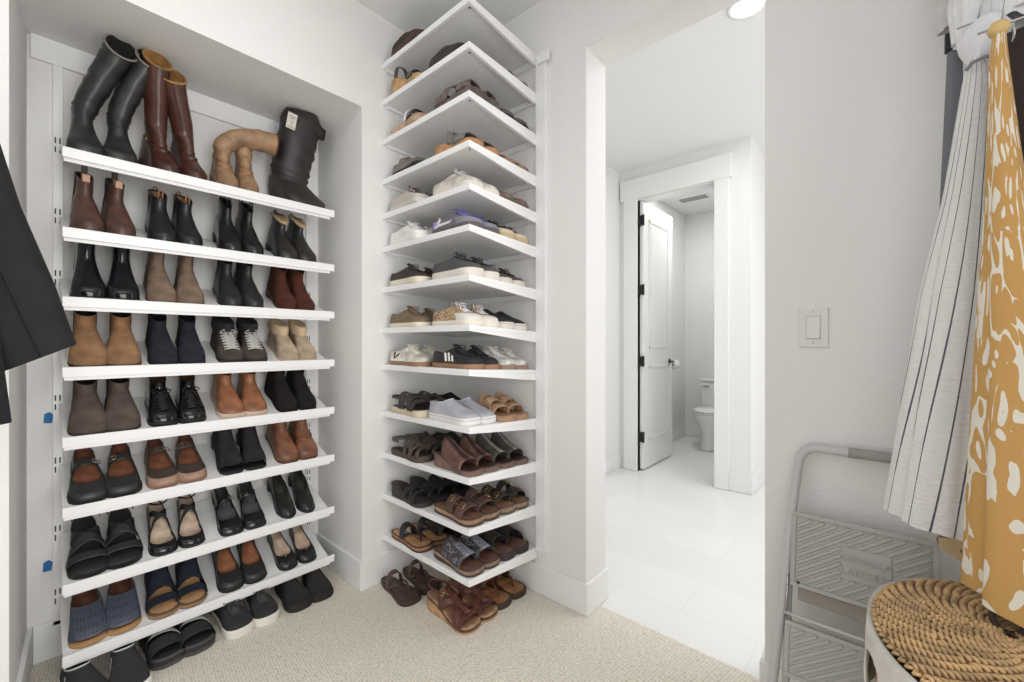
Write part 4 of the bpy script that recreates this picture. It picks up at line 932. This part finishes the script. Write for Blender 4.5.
def hanger(x, y, ztop, label, wide=.15, m_=CHROME):
    h = thing('wire_hanger', label, 'hanger', (x, y, ztop), group='hangers on the right-hand rod')
    dz = 2.10-ztop; X = 2.10-x
    hook = [(X+.02*math.cos(a), 0, dz+.02*math.sin(a)) for a in [R(k) for k in (-20, 20, 60, 90, 130, 170)]]
    MB().tube([(0, 0, .0), (X*.2, 0, dz*.3), (X-.02, 0, dz-.06)]+[(X-.021, 0, dz-.02)]+hook[::-1], .0018, 6).build('hook', m_, h, True)
    MB().tube([(-wide*.2, 0, .0), (wide, 0, .012)], .0022, 6).build('bar', m_, h, True)
    return h
def clothes(name, label, cat, rows, m_, loc=(0, 0, 0), **kw):
    mb = garment(MB(), rows, **kw); o = mb.build(name, m_, smooth=True); with_uv(o, mb); return tag(o, label, cat)
STR = mat((230, 229, 227), .85, 'stripecloth', c2=(92, 94, 102), scale=15)
IKAT = mat((198, 154, 90), .85, 'ikat', c2=(228, 222, 208))
k_ = thing('striped_skirt', 'long white crinkled skirt with thin grey stripes, tied at the top', 'skirt')
mb = garment(MB(), [(1.80, 2.030, -.24, .014, .016), (1.74, 2.030, -.24, .022, .020), (1.50, 2.018, -.24, .038, .034), (1.28, 2.008, -.24, .064, .045), (.765, 1.982, -.24, .092, .062)], folds=6, amp=.26, seed=1.3, hem=-.012, fold_phase=.7)
with_uv(mb.build('skirt_panel', STR, k_, smooth=True), mb, .16)
mb = garment(MB(), [(1.875, 2.045, -.24, .022, .020), (1.85, 2.04, -.24, .040, .032), (1.82, 2.036, -.24, .030, .026), (1.79, 2.031, -.24, .013, .014)], folds=5, amp=.35, seed=2)
mb.build('gathered_waist', cloth((232, 232, 236)), k_, smooth=True)
MB().tube([(2.012, -.262, 1.768), (2.02, -.272, 1.776), (2.038, -.270, 1.782), (2.052, -.255, 1.784)], .004, 6).build('waist_tie', cloth((150, 150, 156)), k_, True)
k_ = thing('ikat_skirt', 'long yellow and white patterned skirt hanging nearest the camera', 'skirt')
mb = garment(MB(), [(1.77, 2.043, -.389, .008, .008), (1.72, 2.042, -.389, .012, .012), (1.44, 2.052, -.389, .026, .022), (1.26, 2.064, -.389, .046, .030), (.655, 2.122, -.389, .122, .050)], folds=4, amp=.24, seed=.4, hem=-.05, fold_phase=2.4)
with_uv(mb.build('skirt_panel', IKAT, k_, smooth=True), mb)
m = MB(); lathe(m, [(.001, -.012), (.012, -.010), (.016, 0), (.010, .012), (.001, .014)], (2.042, -.389, 1.772), 14); m.build('top_knot', cloth((222, 190, 130)), k_, True)
clothes('grey_trousers', 'slate grey narrow trousers hanging behind the striped skirt', 'trousers', [(1.90, 2.004, -.16, .012, .012), (1.42, 1.999, -.16, .022, .014), (.90, 1.99, -.16, .035, .018)], mat((112, 114, 120), .8), folds=4, amp=.25, seed=3)
clothes('dark_brown_trousers', 'dark brown trousers on the far right beside the yellow skirt', 'trousers', [(1.785, 2.125, -.33, .070, .014), (1.40, 2.135, -.33, .070, .018), (.95, 2.15, -.33, .070, .020)], mat((48, 34, 30), .7), folds=3, amp=.10, seed=5)
MB_ = MB().tube(circle((2.066, -.345, 1.775), .014, 20, (0, 1, 0), (0, 0, 1)), .0022, 6, True); tag(MB_.build('hanger_ring', CHROME, smooth=True), 'small silver ring hooked beside the yellow skirt knot', 'ring')
clothes('white_blouse', 'white gathered blouse above the striped skirt', 'blouse', [(2.35, 2.15, -.20, .09, .04), (2.1, 2.11, -.21, .10, .04), (1.95, 2.085, -.20, .085, .045), (1.862, 2.082, -.20, .075, .040)], cloth((236, 236, 238)), folds=7, amp=.30, seed=4, rag=.010)
clothes('pale_grey_shirt', 'pale grey shirt hem hanging at top left of the rod', 'shirt', [(2.4, 2.045, -.115, .07, .02), (2.1, 2.04, -.115, .060, .022), (1.945, 2.036, -.115, .056, .024)], cloth((206, 205, 203)), folds=3, amp=.2, seed=6)
clothes('black_strap_top', 'narrow black strap hanging between pale shirt and blouse', 'top', [(2.4, 2.036, -.15, .006, .004), (1.96, 2.034, -.15, .006, .004)], cloth((48, 47, 50)), folds=2, amp=.1)
c_ = thing('clip_hanger', 'chrome trouser hanger with black clips at top of the grey trousers', 'hanger', (2.0, -.165, 1.90), group='hangers on the right-hand rod')
MB().tube([(-.012, 0, 0), (.03, 0, .030), (.07, 0, .018), (.10, 0, .05), (.10, 0, .17), (.085, 0, .20), (.10, 0, .222), (.118, 0, .205)], .002, 6).build('wire', CHROME, c_, True)
for x in (-.014, .004): MB().box(x, x+.014, -.012, .008, -.035, .006).build('clip', DARKM, c_, bevel=.002)
hanger(2.03, -.24, 1.875, 'wire hanger holding the striped skirt')
hanger(2.045, -.389, 1.775, 'wire hanger holding the yellow patterned skirt')
hanger(2.125, -.33, 1.785, 'wire hanger holding the dark brown trousers')
clothes('patterned_scarf', 'tan and grey patterned scarf end hanging below the striped skirt', 'scarf', [(1.1, 2.0, -.165, .02, .010), (.78, 1.998, -.165, .030, .012), (.68, 2.004, -.165, .030, .012)], mat((214, 190, 150), .85, 'pattern', c2=(120, 118, 120), scale=30), folds=3, amp=.2, hem=-.02)

# ------------------------------------------------------------------ black jacket on the left
t = thing('black_jacket', 'black tailored jacket hanging at left edge, wide sleeve pointing to shelves', 'jacket')
JB = mat((40, 40, 41), .9, 'cloth', scale=400, bump=.25, spec=.2)
def strip(rows, n=36, cap=True):
    rs = []
    for p, q, th in rows:   # p,q: the two edge points; th: thickness along X
        p = Vector(p); q = Vector(q); c = (p+q)/2; h = (q-p)/2
        rs.append([c+h*math.copysign(abs(math.cos(a))**.8, math.cos(a))+Vector((th*math.sin(a)*(1+.15*math.sin(3*a)), 0, 0)) for a in [2*pi*i/n for i in range(n)]])
    return rs
sl = strip([((.62, -1.80, 1.70), (.60, -1.68, 1.72), .045), ((.62, -1.775, 1.60), (.60, -1.645, 1.60), .05), ((.62, -1.74, 1.45), (.60, -1.611, 1.45), .05), ((.62, -1.69, 1.28), (.60, -1.565, 1.30), .05), ((.62, -1.635, 1.125), (.60, -1.534, 1.178), .048)])
mb = MB().rings(sl); last = sl[-1]; c = sum(last, Vector())/len(last)
mb.rings([last, [c+(p-c)*.95 for p in last], [c+(p-c)*.88+Vector((0, -.02, .10)) for p in last]])
mb.build('sleeve', JB, t, True)
mb = MB().tube([sl[j][9]+Vector((.002, 0, 0)) for j in range(1, 5)], .0016, 5); mb.build('sleeve_seam', mat((22, 22, 23), .8), t, True)
bd = strip([((.66, -2.06, 1.72), (.66, -1.72, 1.72), .05), ((.67, -2.09, 1.45), (.67, -1.665, 1.45), .07), ((.68, -2.09, 1.25), (.68, -1.640, 1.25), .07), ((.68, -2.10, 1.04), (.68, -1.621, 1.035), .075)], 48)
mb = MB().rings([[Vector((.66, -1.89, 1.78))+(p-Vector((.66, -1.89, 1.72)))*.4 for p in bd[0]]]+bd, True, False); mb.build('body', JB, t, True)
sl2 = strip([((.64, -2.09, 1.72), (.64, -1.98, 1.70), .045), ((.62, -2.16, 1.45), (.62, -2.05, 1.45), .05), ((.62, -2.20, 1.15), (.62, -2.09, 1.13), .05)])
MB().rings(sl2, True, True).build('sleeve', JB, t, True)
h = thing('jacket_hanger', 'hanger inside the black jacket at left edge', 'hanger', (.66, -1.88, 1.76))
MB().tube([(0, -.17, -.03), (0, 0, .03), (0, .15, -.03)], .008, 8).build('shoulder_bar', mat((120, 84, 56), .5), h, True)
MB().tube([(0, 0, .03), (0, 0, .15), (0, .018, .17), (0, .018, .19), (0, 0, .205), (0, -.018, .19)], .002, 6).build('hook', CHROME, h, True)
tag(MB().tube([(0, -1.88, 1.945), (1.5, -1.88, 1.945)], .014, 12).build('closet_rod', CHROME, smooth=True), 'chrome closet rod carrying the black jacket', 'rod')

# ------------------------------------------------------------------ folding step stool
GF = mat((196, 196, 194), .4); GP = mat((176, 175, 171), .55); GP2 = mat((184, 182, 178), .55)
s = thing('step_stool', 'folded grey two-step ladder leaning on wall beside wicker hamper', 'step stool', (1.85, -.2, 0))
O = Vector((1.85, -.2, 0))
yl = lambda z: -.028-.20*(.862-z)/.862
def Lp(x, z, off=0): return Vector((x, yl(z)-off, z))-O
bend = [(1.715+.045*math.cos(a)-.045+.02, .862-.055+.055*math.sin(a)) for a in [R(k) for k in (180, 157, 135, 112, 90)]]
pts = [Lp(1.625, .012), Lp(1.64, .25), Lp(1.658, .5), Lp(1.672, .72)]
pts += [Lp(1.681+.045*(1-math.cos(R(a))), .810+.052*math.sin(R(a))) for a in (0, 22, 45, 67, 90)]
rp = [Lp(2.02-.045*(1-math.cos(R(a))), .810+.052*math.sin(R(a))) for a in (90, 67, 45, 22, 0)]+[Lp(2.028, .72), Lp(2.04, .5), Lp(2.055, .25), Lp(2.07, .012)]
MB().tube(pts+rp, .0125, 14).build('front_frame', GF, s, True)
MB().tube([Lp(1.80, .8625), Lp(1.97, .8625)], .0145, 14).build('hand_grip', mat((160, 158, 154), .8), s, True)
for x0, x1 in ((1.655, 1.664), (2.028, 2.02)):
    MB().tube([Lp(x0+.01*(1 if x0 < 1.8 else -1), .02, -.03), Lp(x1, .55, -.02)], .010, 10).build('rear_leg', GF, s, True)
for x in (1.625, 2.07): MB().tube([Lp(x, 0.001), Lp(x, .04)], .016, 12).build('rubber_foot', mat((70, 70, 70), .8), s, True)
def clipline(x0, x1, z0, z1, c, k):
    """segment of z = c + k*(x-x0) inside the rectangle"""
    t0, t1 = x0, x1
    a = (z0-c)/k+x0; b = (z1-c)/k+x0
    t0 = max(t0, min(a, b)); t1 = min(t1, max(a, b))
    return (t0, c+k*(t0-x0), t1, c+k*(t1-x0)) if t1-t0 > .012 else None
def panel(name, x0, x1, zt, zb, off, logo=None, m_=GP):
    th = .02
    ang = math.atan2(.20, .862)
    M = Matrix.Translation(Lp(x0, zb, off)) @ Matrix.Rotation(-ang, 4, 'X')
    w_, h_ = x1-x0, (zt-zb)/math.cos(ang)
    o = MB().box(0, w_, 0, th, 0, h_, M).build(name, m_, s, bevel=.006)
    rim = MB(); 
    for b in ((0, w_, -.004, .002, 0, .012), (0, w_, -.004, .002, h_-.012, h_), (0, .012, -.004, .002, .012, h_-.012), (w_-.012, w_, -.004, .002, .012, h_-.012)): rim.box(*b, M)
    rim.build('rim', m_, o, bevel=.0015)
    g = MB(); k = .72; c = -w_*k
    while c < h_:
        L_ = clipline(.016, w_-.016, .016, h_-.016, c, k)
        c += .0205
        if not L_: continue
        segs = [L_]
        if logo:
            lx0, lx1, lz0, lz1 = logo; a = L_
            zin = lambda x: a[1]+k*(x-a[0])
            xs = [x for x in (lx0, lx1, a[0]+(lz0-a[1])/k, a[0]+(lz1-a[1])/k)]
            e0 = max(lx0, min(xs[2], xs[3])); e1 = min(lx1, max(xs[2], xs[3]))
            if e1 > e0:
                segs = []
                if e0-a[0] > .012 and e0 <= a[2]: segs.append((a[0], a[1], e0, zin(e0)))
                elif e0 > a[2]: segs = [a]
                if a[2]-e1 > .012 and e1 >= a[0]: segs.append((e1, zin(e1), a[2], a[3]))
                elif e1 < a[0]: segs = [a]
        for (xa, za, xb, zb_) in segs:
            d_ = Vector((xb-xa, 0, zb_-za)).normalized(); nrm = Vector((-d_.z, 0, d_.x))
            A = Vector((xa, 0, za)); B = Vector((xb, 0, zb_)); n0 = len(g.v)
            for P_ in (A, B):
                for q, y in ((-.0055, .001), (-.0035, -.0045), (.0035, -.0045), (.0055, .001)):
                    g.v.append(tuple(M @ (P_+nrm*q+Vector((0, y, 0)))))
            g.f += [(n0, n0+1, n0+5, n0+4), (n0+1, n0+2, n0+6, n0+5), (n0+2, n0+3, n0+7, n0+6), (n0, n0+3, n0+2, n0+1), (n0+4, n0+5, n0+6, n0+7)]
    g.build('tread_ribs', m_, o)
    return o, M, w_, h_
p1, M1, w1, h1 = panel('platform', 1.672, 1.982, .678, .478, .018, (.115, .225, .055, .145))
p2, M2, w2, h2 = panel('lower_step', 1.664, 2.000, .385, .245, .020, m_=GP2)
MB().box(.118, .222, -.003, .002, .058, .142, M1).build('badge', GP, p1, bevel=.002)
for txt, zc in (('GORILLA', .105), ('LADDERS', .072)):
    cu = bpy.data.curves.new('txt', 'FONT'); cu.body = txt; cu.size = .026; cu.align_x = 'CENTER'; cu.extrude = .0022
    to = bpy.data.objects.new('tmp', cu); COL.objects.link(to)
    me = bpy.data.meshes.new_from_object(to.evaluated_get(bpy.context.evaluated_depsgraph_get())); bpy.data.objects.remove(to)
    o = bpy.data.objects.new('embossed_lettering', me); COL.objects.link(o); me.materials.clear(); me.materials.append(GP)
    me.transform(M1 @ Matrix.Translation((.170, -.0045, zc)) @ Matrix.Rotation(R(90), 4, 'X')); o.parent = p1
for x in (.02, w1-.02):
    m = MB(); a = M1 @ Vector((x, -.006, .012)); b = M1 @ Vector((x, .0, .012)); m.tube([a, b], .004, 10); m.build('rivet', mat((90, 88, 86), .5), p1, True)
MB().tube([Lp(1.660, .40, .012), Lp(1.70, .402, .020), Lp(1.98, .402, .020), Lp(2.03, .40, .012)], .005, 8).build('cross_bar', GF, s, True)
for x in (1.664, 2.024): MB().tube([Lp(x, .39, .013), Lp(x+.002, .50, .013)], .003, 6).build('link_rod', CHROME, s, True)
MB().box(1.69-O.x, 1.97-O.x, yl(.46)-O.y-.004, yl(.46)-O.y+.012, .435, .472).build('underside_shadow', mat((158, 148, 138), .6), s, bevel=.002)  # brownish bar standing in for the shadow under the platform

# ------------------------------------------------------------------ wicker hamper
H0 = Vector((2.052, -.425, 0)); SX, SY = .190, .258
h = thing('laundry_hamper', 'tall round wicker hamper with white cloth liner and woven lid', 'hamper', H0)
W1 = mat((206, 172, 126), .5, 'leather', scale=40, bump=.3); W2 = mat((128, 90, 56), .6, 'leather', scale=40, bump=.3)
# basket body: uprights and weavers
m = MB(); NS = 44
for k in range(NS):
    a = 2*pi*k/NS
    m.tube([((SX*f)*math.cos(a), (SY*f)*math.sin(a), z) for z, f in ((.01, .80), (.3, .90), (.585, .97))], .004, 5)
m.build('stakes', W2, h, True)
m = MB(); NW = 44
for k in range(NW):
    z = .012+k*.0132; f = .80+.17*z/.585; n = NS*3; ps = []
    for i in range(n):
        a = 2*pi*i/n; off = .0045*math.cos(pi*i/3*1.0+k*pi)
        ps.append(((SX*f+off)*math.cos(a), (SY*f+off)*math.sin(a), z))
    m.tube(ps, .0052, 5, True)
m.build('basket_wall', W1, h, True)
m = MB(); lathe(m, [(.78, .004), (.78, .012)], n=40, sx=SX, sy=SY); m.build('base', W2, h)
# liner
m = MB(); n = 96; rs = []
for j in range(12):
    t = j/11; r = []
    for i in range(n):
        a = 2*pi*i/n; d_ = math.atan2(math.sin(a-R(-160)), math.cos(a-R(-160)))
        notch = math.exp(-(d_/.20)**4)
        drop = lerp(.20, .055, notch)+.012*math.sin(3*a+1)
        z = .622-drop*t; f = 1.045+.03*math.sin(min(1, t*2.2)*pi/2)+.006*math.sin(11*a+1.5)*t+.012*(1-t)*0
        f *= 1-.10*(.612-z)*1.0
        r.append((SX*f*math.cos(a), SY*f*math.sin(a), z))
    rs.append(r)
inner = [[(x*.93, y*.93, z0) for x, y, z in rs[0]] for z0 in (.45, .608)]
m.rings(inner+rs); m.build('cloth_liner', cloth((222, 218, 208)), h, True)
MB().tube([(SX*1.05*math.cos(R(-172)), SY*1.05*math.sin(R(-172)), .555), (SX*1.06*math.cos(R(-177)), SY*1.06*math.sin(R(-177)), .50), (SX*1.04*math.cos(R(-174)), SY*1.04*math.sin(R(-174)), .42)], .004, 6).build('liner_tie', cloth((225, 222, 212)), h, True)
# lid: spiral-woven dome, strands pass over and under slanting stakes
lid = MB(); NSL = 30; TW = 1.0
dome = lambda q: .622+.026*(1-q*q)
LX, LY = SX*.985, SY*.985
def nst(q): return NSL if q < .30 else NSL*2 if q < .62 else NSL*3
for k in range(NSL*3):
    a = 2*pi*k/(NSL*3); q0 = .04 if k % 3 == 0 else (.30 if k % 3 == 1 else .62)
    lid.tube([(LX*q*math.cos(a+TW*(q-.5)), LY*q*math.sin(a+TW*(q-.5)), dome(q)) for q in [lerp(q0, .99, i/8) for i in range(9)]], .0032, 5)
lid.build('lid_stakes', W2, h, True)
lid = MB(); KR = 30
for k in range(KR):
    q = .07+k*(.93/KR); ns = nst(q); n = ns*4; ps = []
    for i in range(n):
        a = 2*pi*i/n; aa = a+TW*(q-.5)
        ps.append((LX*q*math.cos(aa), LY*q*math.sin(aa), dome(q)+.0052*math.cos(pi*i/4+k*pi)))
    lid.tube(ps, .0037, 5, True)
lid.build('woven_lid', W1, h, True)
m = MB()
for k in range(NSL*3):
    a = 2*pi*k/(NSL*3)+.5; m.tube([(LX*.97*math.cos(a), LY*.97*math.sin(a), .624), (LX*1.02*math.cos(a+.02), LY*1.02*math.sin(a+.02), .622), (LX*1.0*math.cos(a+.06), LY*1.0*math.sin(a+.06), .626)], .0034, 5)
m.build('lid_border', W1, h, True)
m = MB().tube(circle((0, .02, .668), .020, 20, (1, 0, 0), (0, .3, .95)), .005, 8, True); m.build('lid_loop', mat((60, 44, 32), .7), h, True)

# ------------------------------------------------------------------ checks of the label length (prints only)
for o in COL.objects:
    if o.parent is None and o.get('label') is not None:
        n = len(o['label'].replace(',', ' ').split())
        if n > 16 or n < 4: print('LABEL', n, o.name, o['label'])
